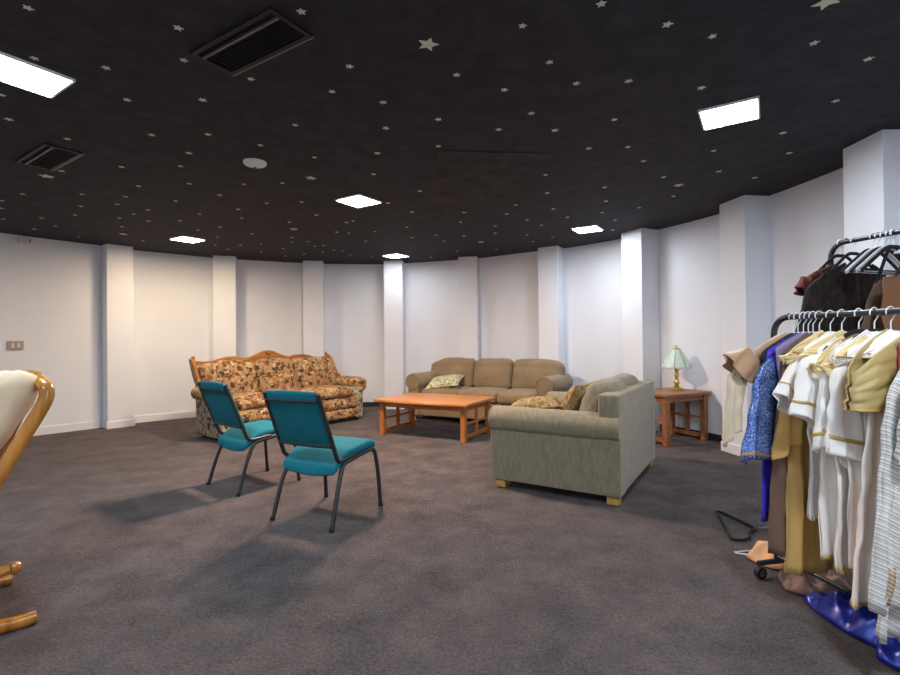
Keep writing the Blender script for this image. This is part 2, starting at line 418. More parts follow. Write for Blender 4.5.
# columns: the two ends of each front face
COLS = [((-4.80, 6.86), (-4.59, 7.11)), ((-3.80, 7.87), (-3.48, 7.97)), ((-2.53, 8.46), (-2.20, 8.52)), ((-1.15, 8.57), (-0.82, 8.55)),
        ((0.15, 8.27), (0.46, 8.20)), ((1.36, 7.51), (1.62, 7.34)), ((2.29, 6.51), (2.44, 6.21)), ((2.865, 5.18), (2.92, 4.83)), ((2.97, 3.68), (2.96, 3.33)), ((2.78, 2.15), (2.66, 1.83))]
for i, (a, b) in enumerate(COLS):
    a = Vector((*a, 0)); b = Vector((*b, 0)); t = (b - a).normalized(); nn = Vector((-t.y, t.x, 0))
    if nn.dot(a - Vector((-1.2, 4.2, 0))) < 0: nn = -nn
    q = [a, b, b + nn * 0.42, a + nn * 0.42]
    o = MB().prism([(p.x, p.y) for p in q], 2, 0.0, H).build('column' if i == 0 else 'column.%03d' % i, M['wall'], smooth=False, bevel=0.004, kind='structure')
    e = 0.012
    q2 = [a - t * e - nn * e, b + t * e - nn * e, b + t * e + nn * 0.36, a - t * e + nn * 0.36]
    if i < 1 or i > 6:
        MB().prism([(p.x, p.y) for p in q2], 2, 0.0, 0.10).build('column_baseboard', M['white'], smooth=False, bevel=0.003, kind='structure')

# access panel in the ceiling (a shallow seam of trim)
mb = MB()
pc = [(-0.06, 3.62), (0.80, 3.70), (0.62, 5.10), (-0.21, 5.07)]
mb.prism(pc, 2, H - 0.006, H + 0.002)
mb.build('trim_1', M['ceilpanel'], smooth=False, kind='structure')

# ------------------------------------------------------------------ ceiling lights
YAW = math.radians(-33)
for i, (x, y, c, st, lab) in enumerate(LIGHTS):
    t = thing('ceiling_light', lab, 'ceiling light', (x, y, H), YAW, 'square ceiling lights')
    mb = MB(); o_, i_ = 0.162, 0.150
    for (x0, x1, y0, y1) in ((-o_, o_, -o_, -i_), (-o_, o_, i_, o_), (-o_, -i_, -i_, i_), (i_, o_, -i_, i_)): mb.box(x0, x1, y0, y1, -0.014, 0.002)
    mb.build('frame', M['white'], t, smooth=False)
    MB().box(-i_, i_, -i_, i_, -0.010, 0.0).build('diffuser', emit_mat('panel_glow', c, st), t, smooth=False)

# ------------------------------------------------------------------ stars
def star_mb(r, th=0.003):
    pts = []
    for k in range(10):
        a = PI / 2 + k * PI / 5; rr = r if k % 2 == 0 else r * 0.48
        pts.append((rr * math.cos(a), rr * math.sin(a)))
    return MB().prism(pts, 2, -th, 0.0)
STARS = [(-1.75,2.04),(-2.03,2.40),(-1.74,2.49),(-1.85,2.82),(-1.20,2.18),(-1.31,2.43),(-1.42,2.83),(-2.51,2.75),(-2.74,3.05),(-0.62,2.08),(-1.05,2.61),(-0.50,2.50),(-0.65,2.75),(-0.38,2.88),(-0.06,3.11),(0.05,2.59),(0.34,2.19),(0.52,2.48),(0.32,2.75),(0.52,3.04),(0.71,2.69),(0.99,2.67),(0.65,2.05),(0.99,2.19),(1.07,3.14),(1.24,2.28),(1.43,2.75),(1.76,2.34),(2.14,2.48),(2.32,2.92),(-2.61,3.35),(-2.00,3.30),(-1.62,3.30),(-1.92,3.62),(-2.60,3.89),(-2.13,3.89),(-3.14,3.97),(-2.29,4.32),(-2.77,4.37),(-3.98,4.57),(-3.44,4.59),(-3.09,4.68),(-2.70,4.84),(-2.18,4.66),(-4.36,4.77),(-3.34,4.93),(-3.75,4.99),(-4.60,5.03),(-3.17,5.16),(-3.42,5.31),(-2.72,5.34),(-4.07,5.33),(-4.98,5.47),(-4.53,5.44),(-3.69,5.48),(-3.45,5.62),(-3.09,5.62),(-4.68,5.82),(-3.93,5.88),(-5.05,5.96),(-3.13,6.10),(-2.78,5.95),(-4.84,6.40),(-4.18,6.69),(-3.08,6.51),(-3.36,7.04),(-0.99,3.17),(-0.41,3.23),(-1.34,3.49),(-0.07,3.54),(-1.02,3.73),(-0.53,3.66),(-0.63,4.12),(-1.82,4.35),(-1.47,4.33),(-0.27,4.60),(0.01,4.28),(-1.84,4.95),(-1.48,4.92),(-0.62,4.99),(-2.22,5.16),(-2.34,5.53),(-1.47,5.43),(-0.40,5.35),(-1.12,5.72),(-1.87,5.74),(-2.55,6.35),(-1.44,6.29),(-1.30,6.35),(-0.95,6.28),(-0.52,6.05),(-1.21,5.79),(-1.17,6.87),(-3.01,7.06),(-2.69,7.00),(-2.50,7.36),(-2.21,6.89),(-2.11,6.59),(-1.98,6.86),(-2.93,7.62),(-2.68,8.00),(-2.32,7.84),(-1.97,7.19),(-1.98,7.68),(-1.84,7.16),(-1.77,7.52),(-0.50,6.67),(-0.17,6.53),(-0.07,6.92),(-0.31,8.24),(-1.61,7.97),(-1.29,8.18),(-3.34,7.39),(-1.66,7.61),(0.34,3.27),(0.72,3.29),(1.04,3.61),(1.32,3.59),(0.38,3.91),(1.55,3.88),(0.83,4.18),(0.42,4.39),(1.88,4.27),(0.57,4.63),(0.95,4.70),(1.45,4.54),(0.24,4.90),(0.70,5.11),(1.61,5.00),(2.23,4.85),(1.13,5.28),(0.17,5.39),(0.65,5.47),(1.71,5.45),(2.05,5.26),(0.14,5.82),(0.92,5.76),(1.37,5.64),(1.97,5.80),(0.57,6.04),(1.14,6.02),(2.12,6.33),(0.61,6.44),(1.05,6.58),(0.20,6.61),(1.43,6.76),(1.20,7.02),(0.73,7.57),(0.12,7.71),(2.31,3.37),(2.61,3.74),(2.00,3.68),(2.29,4.14),(2.70,4.31)]
BIG = [(-0.09, 2.32, 0.052, 'large pale five-pointed star standing alone in the middle of the black ceiling'),
       (1.60, 2.05, 0.056, 'largest pale star cut off by the top edge above the bright right panel'),
       (-3.36, 4.09, 0.058, 'medium pale star just below the smaller dark vent'),
       (-4.18, 6.28, 0.052, 'medium pale star on the ceiling above the first wall column'),
       (-1.93, 6.10, 0.055, 'medium pale star on the ceiling above the floral sofa'),
       (-1.18, 4.20, 0.050, 'medium pale star beside the warm amber ceiling light'),
       (0.46, 7.02, 0.048, 'medium pale star on the ceiling above the olive sofa'),
       (2.12, 4.50, 0.048, 'medium pale star on the ceiling between the two white panels')]
# small stars that something nearby singles out
SPECIAL = {1: 'small pale star beside the cool bluish ceiling light', 5: 'small pale star just outside the corner of the large air vent',
           9: 'small pale star past the far corner of the large air vent', 10: 'small pale star under the worn edge of the large air vent',
           26: 'small pale star close to the big white panel above the clothes racks',
           36: 'tiny pale star touching the corner of the smaller dark vent', 68: 'small pale star just above the round smoke detector',
           79: 'tiny pale star at the tip of the warm amber ceiling light'}
sroot = star_mb(0.0235).build('star_sticker', M['star'], smooth=False)
for i, (x, y) in enumerate(STARS):
    o = sroot if i == 0 else sroot.copy()
    if i: COL.objects.link(o)
    o.location = (x, y, H); o.rotation_euler = (0, 0, random.uniform(0, 1.25))
    s = random.uniform(0.85, 1.12); o.scale = (s, s, 1)
    tag(o, SPECIAL.get(i, 'small pale glow star stuck on the black ceiling'), 'star', 'small glow stars scattered over the ceiling')
for (x, y, r, lab) in BIG:
    o = star_mb(r).build('star_sticker', M['star'], smooth=False); o.location = (x, y, H); o.rotation_euler = (0, 0, -0.25 + random.uniform(-.2, .2))
    tag(o, lab, 'star', 'larger glow stars on the ceiling')

# ------------------------------------------------------------------ vents, detector, switch, box
def vent(x, y, yaw, lab):
    t = thing('air_vent', lab, 'air vent', (x, y, H), yaw + PI, 'dark ceiling air vents')
    mb = MB(); a, b, w = 0.30, 0.115, 0.022
    mb.box(-a, a, -b, -b + w, -0.012, 0.002, 0); mb.box(-a, -a + w, -b + w, b, -0.012, 0.002, 0); mb.box(a - w, a, -b + w, b, -0.012, 0.002, 0)
    mb.box(-a + w, a - w, b - w, b, -0.012, 0.002, 0)
    mb.box(-a, a, -b - 0.006, -b, -0.013, 0.0, 1)
    mb.build('frame', [M['vent'], M['vent_edge']], t, smooth=False)
    mb = MB()
    for k in range(9):
        yy = -b + 0.03 + k * 0.0195
        mb.add([(-a + w, yy, -0.002), (a - w, yy, -0.002), (a - w, yy + 0.014, -0.012), (-a + w, yy + 0.014, -0.012), (-a + w, yy, -0.0005), (a - w, yy, -0.0005), (a - w, yy + 0.014, -0.0105), (-a + w, yy + 0.014, -0.0105)],
               [(0, 1, 2, 3), (7, 6, 5, 4), (0, 4, 5, 1), (1, 5, 6, 2), (2, 6, 7, 3), (3, 7, 4, 0)])
    mb.build('grille', M['vent'], t, smooth=False)
    MB().box(-a + w, a - w, 0.055, 0.063, -0.016, -0.004).build('damper_bar', M['vent_edge'], t, smooth=False)
vent(-0.93, 2.30, math.radians(-32), 'large black ceiling air vent with one shiny bar near the big star')
vent(-3.00, 3.67, math.radians(-34), 'dark ceiling air vent farther off, near the cool bluish light')
t = thing('smoke_detector', 'round white smoke detector on the black ceiling', 'smoke detector', (-1.51, 3.82, H))
MB().lathe([(0.0, 0.002), (0.086, 0.002), (0.086, -0.012), (0.078, -0.022), (0.055, -0.03), (0.0, -0.032)], 28).build('body', M['plastic'], t)
MB().lathe([(0.0, -0.03), (0.026, -0.03), (0.024, -0.042), (0.0, -0.043)], 18).build('sensor_cap', M['plastic'], t)
MB().lathe([(0.0, -0.042), (0.012, -0.042), (0.011, -0.046), (0.0, -0.046)], 12).build('sensor_eye', M['dark'], t)

wl = Vector((-5.52, 6.29, 0)); wt = (Vector((-5.40, 6.47, 0)) - Vector((-5.63, 6.12, 0))).normalized(); wyaw = math.atan2(wt.y, wt.x)
def wall_pt(px):
    # along the left wall from its (-5.63,6.12) end
    return Vector((-5.63, 6.12, 0)) + wt * px
p = wall_pt(0.155)
t = thing('light_switch', 'metal two-gang switch plate on the white wall', 'switch', (p.x, p.y, 1.185), wyaw)
MB().box(-0.08, 0.08, -0.012, -0.001, -0.055, 0.055).build('plate', M['brass_plate'], t, smooth=False, bevel=0.003)
for sx in (-0.03, 0.03): MB().box(sx - 0.012, sx + 0.012, -0.018, -0.010, -0.028, 0.028).build('rocker', M['screen'], t, smooth=False, bevel=0.002)
p = wall_pt(0.235)
t = thing('wall_sensor', 'small beige box high on the white wall under the ceiling', 'sensor', (p.x, p.y, 2.54), wyaw)
MB().box(-0.055, 0.055, -0.05, -0.001, -0.04, 0.035).build('housing', M['screen'], t, smooth=False, bevel=0.006)
MB().box(0.055, 0.075, -0.035, -0.001, -0.02, 0.025).build('bracket', M['brass_plate'], t, smooth=False, bevel=0.003)

# ------------------------------------------------------------------ rolled-arm sofas
def rolled_sofa(name, label, fab, pipe, L, D, ncush, loc, yaw, arm_h, back_h, cush_top, back_m=None, lean=0.10, foot_h=0.07, rr=0.105, flat=False):
    t = thing(name, label, 'sofa', loc, yaw)
    hl, hd = L / 2, D / 2; aw = 0.20
    back_m = back_m or fab
    z0 = foot_h
    # base
    mb = MB(); mb.cushion((0, -0.02, (z0 + 0.29) / 2), (L - 2 * aw + 0.04, D - 0.10, 0.29 - z0), 0.015, res=6); mb.build('base', fab, t)
    # back slab
    mb = MB()
    def shear(p): return Vector((p.x, p.y, p.z))
    mb.cushion((0, hd - 0.075, (z0 + back_h) / 2), (L - (0.02 if flat else 0.24), 0.15, (back_h if flat else back_h - 0.04) - z0), 0.018, res=8)
    mb.build('back', back_m, t)
    # arms
    for sx in (-1, 1):
        cx = sx * (hl - aw / 2); rc = arm_h - rr
        prof = []
        xo, xi = sx * (hl - 0.015), sx * (hl - aw)
        prof = [(xo, z0), (xo, rc - rr * 0.75)]
        ccx = sx * (hl - rr + 0.03)
        a0, a1 = (-40, 205) if sx > 0 else (220, -25)
        for k in range(19):
            a = math.radians(a0 + (a1 - a0) * k / 18); prof.append((ccx + rr * math.cos(a), rc + rr * math.sin(a)))
        prof += [(xi, rc - rr * 0.6), (xi, z0)]
        if sx < 0: prof = prof[::-1]
        mb = MB()
        ys = [-hd - 0.0, -hd + 0.012, -hd + 0.03, hd + 0.002]
        n = len(prof); vs = []
        cen = (cx, arm_h * 0.6)
        for yi, yy in enumerate(ys):
            k = 0.955 if yi == 0 else (0.985 if yi == 1 else 1.0)
            for (px_, pz_) in prof: vs.append((cen[0] + (px_ - cen[0]) * k, yy, (cen[1] + (pz_ - cen[1]) * k) if pz_ > z0 + .01 else z0))
        fs = [list(range(n)), list(range((len(ys) - 1) * n, len(ys) * n))[::-1]]
        for i in range(len(ys) - 1):
            for k in range(n): fs.append((i * n + k, (i + 1) * n + k, (i + 1) * n + (k + 1) % n, i * n + (k + 1) % n))
        mb.add(vs, fs)
        arm = mb.build('arm', fab, t, bevel=0.006)
        # piped roll front
        mb = MB(); mb.tube([(ccx + rr * 0.9 * math.cos(math.radians(a)), -hd - 0.002, rc + rr * 0.9 * math.sin(math.radians(a))) for a in range(-140, 221, 12)][:-1], 0.006, 6, closed=True)
        mb.build('piping', pipe, arm)
        for fy in (-hd + 0.07, hd - 0.06):
            fx = sx * (hl - 0.085)
            MB().prism([(fx - 0.045, fy - 0.045), (fx + 0.045, fy - 0.045), (fx + 0.045, fy + 0.045), (fx - 0.045, fy + 0.045)], 2, 0.0, z0 + 0.004).build('foot', M['foot'], t, smooth=False, bevel=0.012)
    iw = (L - 2 * aw) / ncush
    for k in range(ncush):
        x = -hl + aw + iw * (k + 0.5)
        sd = k + len(name)
        MB().cushion((x, -0.06, 0.385), (iw - 0.004, D - 0.22, 0.17), 0.055, (0, 0.02, 0.022), 0.006, sd).build('seat_cushion', fab, t)
        def xf(p, x=x):
            q = p.copy(); q.y += (p.z - 0.45) * lean * 2; return q
        def crown(p, u):
            q = p.copy()
            return q
        bh = cush_top - 0.44
        last = (k == 0) - (k == ncush - 1)
        ext = 0.0 if flat else (0.15 if last else 0.0)
        def crown(p, u, last=last, ext=ext):
            q = p.copy()
            if ext:
                o_ = -last * u.x
                if o_ > 0 and u.z < -0.05: q.x += last * ext * 0.9 * o_ * min(1, (-0.05 - u.z) / 0.15)
                if o_ > 0.2 and u.z > 0: q.z -= 0.07 * ((o_ - 0.2) / 0.8) ** 2 * u.z
            q.z += 0.012 * noise.noise(Vector((p.x * 6 + k * 3.1, 1.3, 0.2))) * max(0, u.z)
            if u.y < 0: q.y += 0.018 * math.exp(-((u.z - 0.55) / 0.10) ** 2)
            return q
        MB().cushion((x - last * (0.015 + ext / 2), hd - 0.27, 0.44 + bh / 2), (iw + 0.02 + ext, 0.20, bh), 0.085, (0.0, 0.05, 0.015), 0.012, sd + 3, xf=xf, crown=crown).build('back_cushion', fab, t)
    return t
yawS = math.radians(-29.3)
eS = Vector((math.cos(yawS), math.sin(yawS), 0)); nS = Vector((math.sin(yawS), -math.cos(yawS), 0))
Ls, Ds = 2.26, 0.92
cS = Vector((-0.66, 7.46, 0)) + eS * (Ls / 2) - nS * (Ds / 2)
rolled_sofa('sofa', 'olive brown three-seat sofa with rolled arms behind the coffee table', M['olive'], M['olive_pipe'], Ls, Ds, 3, cS, yawS, 0.70, 0.80, 0.895, rr=0.128)
yawL = math.radians(-122.3)
eL = Vector((math.cos(yawL), math.sin(yawL), 0)); nL = Vector((math.sin(yawL), -math.cos(yawL), 0))
Ll, Dl = 1.40, 1.02
P0 = Vector((1.175, 3.43, 0))
cL = P0 - eL * (Ll / 2) + nL * (Dl / 2)
rolled_sofa('loveseat', 'sage grey two-seat loveseat seen from its side with its flat back towards the clothes racks', M['sage'], M['olive_pipe'], Ll, Dl, 2, cL, yawL, 0.655, 0.795, 0.865, flat=True)

def pillow(name, lab, m, loc, rx, ry, rz, size, grp=None, seed=1):
    hx, hy = size[0] / 2, size[1] / 2; mb = MB(); n = 18
    def f(side):
        def g(u, v):
            a, b = u * 2 - 1, v * 2 - 1
            x = hx * a * (1 - 0.10 * (1 - b * b) * abs(a)); y = hy * b * (1 - 0.10 * (1 - a * a) * abs(b))
            z = side * size[2] / 2 * (max(0, (1 - a ** 4) * (1 - b ** 4))) ** 0.55
            z += noise.noise(Vector((x * 9 + seed, y * 9, side))) * 0.012 * (1 - a ** 4) * (1 - b ** 4)
            return (x, y, z)
        return g
    mb.grid(f(1), n, n); mb.grid(f(-1), n, n, flip=True)
    o = mb.build(name, m, None)
    ring = []
    for k in range(n): ring.append(f(1)(k / n, 0))
    for k in range(n): ring.append(f(1)(1, k / n))
    for k in range(n): ring.append(f(1)(1 - k / n, 1))
    for k in range(n): ring.append(f(1)(0, 1 - k / n))
    MB().tube(ring, 0.005, 6, closed=True).build('piping', m, o)
    o.location = loc; o.rotation_euler = (rx, ry, rz)
    return tag(o, lab, 'pillow', grp)
def Lp(c, yaw, x, y, z):
    a = rot((x, y), yaw); return (c.x + a[0], c.y + a[1], z)
pillow('throw_pillow', 'pale floral throw pillow slumped at one end of the olive sofa', M['floral_pil'], Lp(cS, yawS, -0.64, -0.17, 0.555), math.radians(16), math.radians(-8), yawS + 0.2, (0.54, 0.40, 0.15), seed=2)
pillow('throw_pillow', 'gold patterned pillow lying on the loveseat seat', M['damask'], Lp(cL, yawL, 0.25, -0.30, 0.605), math.radians(8), math.radians(-4), yawL + 0.3, (0.46, 0.44, 0.17), seed=5)
pillow('throw_pillow', 'gold patterned pillow standing upright against the loveseat back cushion', M['damask'], Lp(cL, yawL, 0.16, 0.02, 0.635), math.radians(62), 0, yawL - 0.05, (0.46, 0.42, 0.15), seed=8)

# ------------------------------------------------------------------ floral sofa with oak crest
def floral_sofa():
    yaw = math.radians(52); e = Vector((math.cos(yaw), math.sin(yaw), 0)); n = Vector((math.sin(yaw), -math.cos(yaw), 0))
    L, D = 2.20, 0.86; hl, hd = L / 2, D / 2
    c = Vector((-2.68, 5.76, 0)) + e * hl - n * hd
    t = thing('floral_sofa', 'floral tapestry sofa with carved oak crest rail behind the two teal chairs', 'sofa', c, yaw)
    F, FS, O = M['floral'], M['floral_dim'], M['oak']
    MB().box(-hl + 0.06, hl - 0.06, -hd + 0.06, hd - 0.22, 0.0, 0.05).build('plinth', M['dark'], t, smooth=False)
    MB().cushion((0, -0.08, 0.125), (L - 0.20, D - 0.17, 0.15), 0.04, (0, 0.012, 0), 0.004, 1).build('lower_front_band', F, t)
    MB().cushion((0, -0.085, 0.28), (L - 0.20, D - 0.16, 0.16), 0.05, (0, 0.014, 0), 0.004, 2).build('upper_front_band', F, t)
    # back shell
    def lean(p): q = p.copy(); q.y += max(0, p.z - 0.15) * 0.24 - 0.20; return q
    MB().cushion((0, hd - 0.06, 0.48), (L - 0.06, 0.10, 0.84), 0.03, xf=lean).build('back_shell', FS, t)
    for sx in (-1, 1):
        x = sx * (hl - 0.075)
        MB().cushion((x, -0.08, 0.27), (0.15, D - 0.18, 0.46), 0.03, (0.01, 0.01, 0), 0.004, 3).build('arm_panel', FS, t)
        def droop(p, sx=sx):
            q = p.copy(); q.x += sx * (0.02 + 0.03 * max(0, -q.y / 0.4)); q.z += -0.02 * max(0, (-q.y - 0.1) / 0.4); return q
        a = MB().cushion((sx * (hl - 0.04), -0.09, 0.565), (0.24, 0.60, 0.15), 0.072, (0.015, 0.02, 0.015), 0.012, 5 + sx, xf=droop).build('arm_pillow', F, t)
        # carved wooden arm front
        pr = [(sx * (hl - 0.10), 0.43), (sx * (hl - 0.01), 0.42), (sx * (hl + 0.055), 0.46), (sx * (hl + 0.075), 0.50), (sx * (hl + 0.05), 0.535), (sx * (hl - 0.03), 0.525), (sx * (hl - 0.10), 0.50)]
        pr = [(q.x, q.y) for q in catmull([(p[0], p[1], 0) for p in pr + [pr[0]]], 5)][:-1]
        MB().prism(pr, 1, -hd + 0.02, -hd + 0.09).build('arm_knob', O, t, bevel=0.012)
        # wooden wing from crest to arm
        top = catmull([(hd + 0.01, 0.985, 0), (hd - 0.05, 0.985, 0), (hd - 0.12, 0.93, 0), (hd - 0.18, 0.82, 0), (hd - 0.25, 0.72, 0), (hd - 0.34, 0.655, 0)], 5)
        bot = catmull([(hd - 0.33, 0.62, 0), (hd - 0.25, 0.63, 0), (hd - 0.18, 0.66, 0), (hd - 0.10, 0.76, 0), (hd - 0.03, 0.90, 0)], 4)
        MB().prism([(q.x, q.y) for q in top + bot], 0, sx * (hl - 0.04), sx * (hl - 0.0)).build('side_wing', O, t, bevel=0.008)
        MB().lathe([(0.0, 0.0), (0.02, 0.0), (0.026, 0.012), (0.016, 0.022), (0.024, 0.04), (0.02, 0.062), (0.008, 0.078), (0.0, 0.08)], 16, (sx * (hl - 0.05), hd - 0.015, 0.955)).build('finial', O, t)
        def tilt(p, sx=sx):
            q = p.copy(); a = rot((q.x - sx * (hl - 0.15), q.y - (hd - 0.22)), sx * 0.5); return Vector((sx * (hl - 0.15) + a[0], hd - 0.22 + a[1] + (q.z - 0.7) * 0.2, q.z))
        MB().cushion((sx * (hl - 0.15), hd - 0.22, 0.70), (0.22, 0.15, 0.42), 0.07, (0, 0.04, 0.02), 0.012, 9 + sx, xf=tilt).build('wing_cushion', F, t)
    # crest rail
    half = [(0.0, 1.075), (0.07, 1.068), (0.16, 1.035), (0.27, 0.995), (0.36, 0.982), (0.46, 0.998), (0.58, 1.005), (0.70, 0.985), (0.82, 0.955), (0.92, 0.95), (hl - 0.02, 0.965)]
    tp = catmull([(-x, z, 0) for x, z in half[::-1]] + [(x, z, 0) for x, z in half[1:]], 5)
    poly = [(q.x, q.y) for q in tp] + [(hl - 0.02, 0.84), (-hl + 0.02, 0.84)]
    mb = MB().prism(poly, 1, hd - 0.05, hd + 0.005); mb.build('crest_rail', O, t, bevel=0.010)
    mb = MB()
    mb.tube([(q.x, hd - 0.055, q.y - 0.028) for q in tp], 0.007, 6); mb.lathe([(0, -0.02), (0.03, -0.014), (0.045, 0.0), (0.03, 0.014), (0, 0.02)], 16, (0, hd - 0.045, 1.03))
    mb.build('crest_moulding', O, t)
    iw = (L - 0.36) / 3
    for k in range(3):
        x = -hl + 0.18 + iw * (k + 0.5)
        MB().cushion((x, -0.10, 0.435), (iw - 0.002, D - 0.22, 0.17), 0.085, (0, 0.03, 0.02), 0.008, 20 + k).build('seat_cushion', F, t)
        def xf(p):
            q = p.copy(); q.y += (q.z - 0.5) * 0.24; return q
        def tuft(p, u, k=k):
            q = p.copy()
            if u.y < 0: q.y += 0.03 * math.exp(-((u.z - 0.15) / 0.10) ** 2) + 0.02 * math.exp(-(u.x / 0.12) ** 2)
            return q
        MB().cushion((x, hd - 0.26, 0.70), (iw + 0.02, 0.18, 0.50), 0.085, (0, 0.06, 0.012), 0.010, 30 + k, xf=xf, crown=tuft, res=14).build('back_cushion', F, t)
floral_sofa()

# ------------------------------------------------------------------ tables
def mission_table(name, label, loc, yaw, L, D, Ht, top_m, leg_m, bow=0.05, over=0.05, ends=(-1, 1), aprons=True):
    t = thing(name, label, 'table', loc, yaw)
    hl, hd = L / 2, D / 2; lw = 0.062
    n = 12; ox, oy = hl + over, hd + over
    poly = [(-ox + 2 * ox * k / n, -oy - bow * (1 - (2 * k / n - 1) ** 2)) for k in range(n + 1)] + [(ox - 2 * ox * k / n, oy + bow * (1 - (2 * k / n - 1) ** 2)) for k in range(n + 1)]
    MB().prism(poly, 2, Ht - 0.032, Ht).build('tabletop', top_m, t, smooth=False, bevel=0.006)
    for sx in (-1, 1):
        for sy in (-1, 1):
            x, y = sx * (hl - lw / 2), sy * (hd - lw / 2)
            MB().box(x - lw / 2, x + lw / 2, y - lw / 2, y + lw / 2, 0.0, Ht - 0.032).build('leg', leg_m, t, smooth=False, bevel=0.004)
    for sy in (-1, 1):
        y = sy * (hd - 0.03); MB().box(-hl + lw, hl - lw, y - 0.012, y + 0.012, Ht - 0.10, Ht - 0.032).build('apron', leg_m, t, smooth=False, bevel=0.003)
    for sx in (-1, 1):
        x = sx * (hl - 0.03)
        MB().box(x - 0.012, x + 0.012, -hd + lw, hd - lw, Ht - 0.10, Ht - 0.032).build('apron', leg_m, t, smooth=False, bevel=0.003)
        if sx in ends:
            for z in (0.035, 0.5 * (Ht - 0.07)):
                MB().box(x - 0.014, x + 0.014, -hd + lw, hd - lw, z, z + (0.045 if z < 0.1 else 0.026)).build('side_rail', leg_m, t, smooth=False, bevel=0.003)
            MB().box(x - 0.012, x + 0.012, -0.026, 0.026, 0.08, Ht - 0.10).build('side_post', leg_m, t, smooth=False, bevel=0.003)
    return t
yawT = math.radians(-28.5)
eT = Vector((math.cos(yawT), math.sin(yawT), 0)); bT = Vector((-math.sin(yawT), math.cos(yawT), 0))
Lt, Dt = 1.22, 0.74
cT = Vector((-0.91, 6.24, 0)) + eT * (Lt / 2) + bT * (Dt / 2)
mission_table('coffee_table', 'orange cherry wood coffee table with lattice ends in front of the olive sofa', cT, yawT, Lt, Dt, 0.46, M['cherry'], M['cherry_leg'])
yawE = math.radians(27)
eE = Vector((math.cos(yawE), math.sin(yawE), 0)); bE = Vector((-math.sin(yawE), math.cos(yawE), 0))
P2 = Vector((2.985, 5.69, 0)); Le, De = 0.70, 0.50
cE = P2 - eE * (Le / 2) + bE * (De / 2)
mission_table('side_table', 'dark cherry wood side table with lattice side holding the brass lamp', cE, yawE, Le, De, 0.575, M['cherry_dark'], M['cherry_dark'], bow=0.03, over=0.03)

# ------------------------------------------------------------------ lamp
def lamp():
    t = thing('table_lamp', 'brass table lamp with mint green glass panel shade on the side table', 'lamp', (2.69, 5.83, 0.575))
    MB().lathe([(0.0, 0.0), (0.092, 0.0), (0.095, 0.012), (0.075, 0.024), (0.045, 0.032), (0.032, 0.045), (0.022, 0.06), (0.0, 0.06)], 28).build('base', M['brass'], t)
    MB().lathe([(0.0, 0.055), (0.020, 0.055), (0.030, 0.075), (0.034, 0.10), (0.022, 0.125), (0.014, 0.14), (0.024, 0.16), (0.030, 0.185), (0.018, 0.21), (0.024, 0.23), (0.026, 0.25), (0.012, 0.27), (0.010, 0.49), (0.0, 0.49)], 22).build('stem', M['brass'], t)
    n = 8; rt, rb, zt, zb = 0.045, 0.168, 0.485, 0.272
    shade = MB()
    for r in (rt,): shade.tube([(r * math.cos(2 * PI * k / n), r * math.sin(2 * PI * k / n), zt) for k in range(n)], 0.005, 6, closed=True)
    sh = shade.build('shade_collar', M['brass'], t)
    for k in range(n):
        a0, a1 = 2 * PI * k / n + 0.2, 2 * PI * (k + 1) / n + 0.2
        A0, A1 = Vector((math.cos(a0), math.sin(a0), 0)), Vector((math.cos(a1), math.sin(a1), 0))
        def g(u, v):
            vv = v; r = rt + (rb - rt) * vv ** 0.92; q = (A0 * (1 - u) + A1 * u) * r
            z = zt + (zb - zt) * vv - (0.022 * math.sin(PI * u) * max(0, (v - 0.7) / 0.3))
            return (q.x, q.y, z)
        MB().grid(g, 6, 8).build('glass_panel', M['shade'], t, thick=0.004)
        MB().tube([tuple(A0 * (rt + (rb - rt) * v ** 0.92 + 0.001)) [:2] + (zt + (zb - zt) * v,) for v in [i / 6 for i in range(7)]], 0.0035, 6).build('shade_rib', M['brass'], t)
    MB().lathe([(0.0, 0.485), (0.047, 0.485), (0.04, 0.497), (0.015, 0.502), (0.01, 0.515), (0.012, 0.525), (0.0, 0.535)], 16).build('finial', M['brass'], t)
lamp()

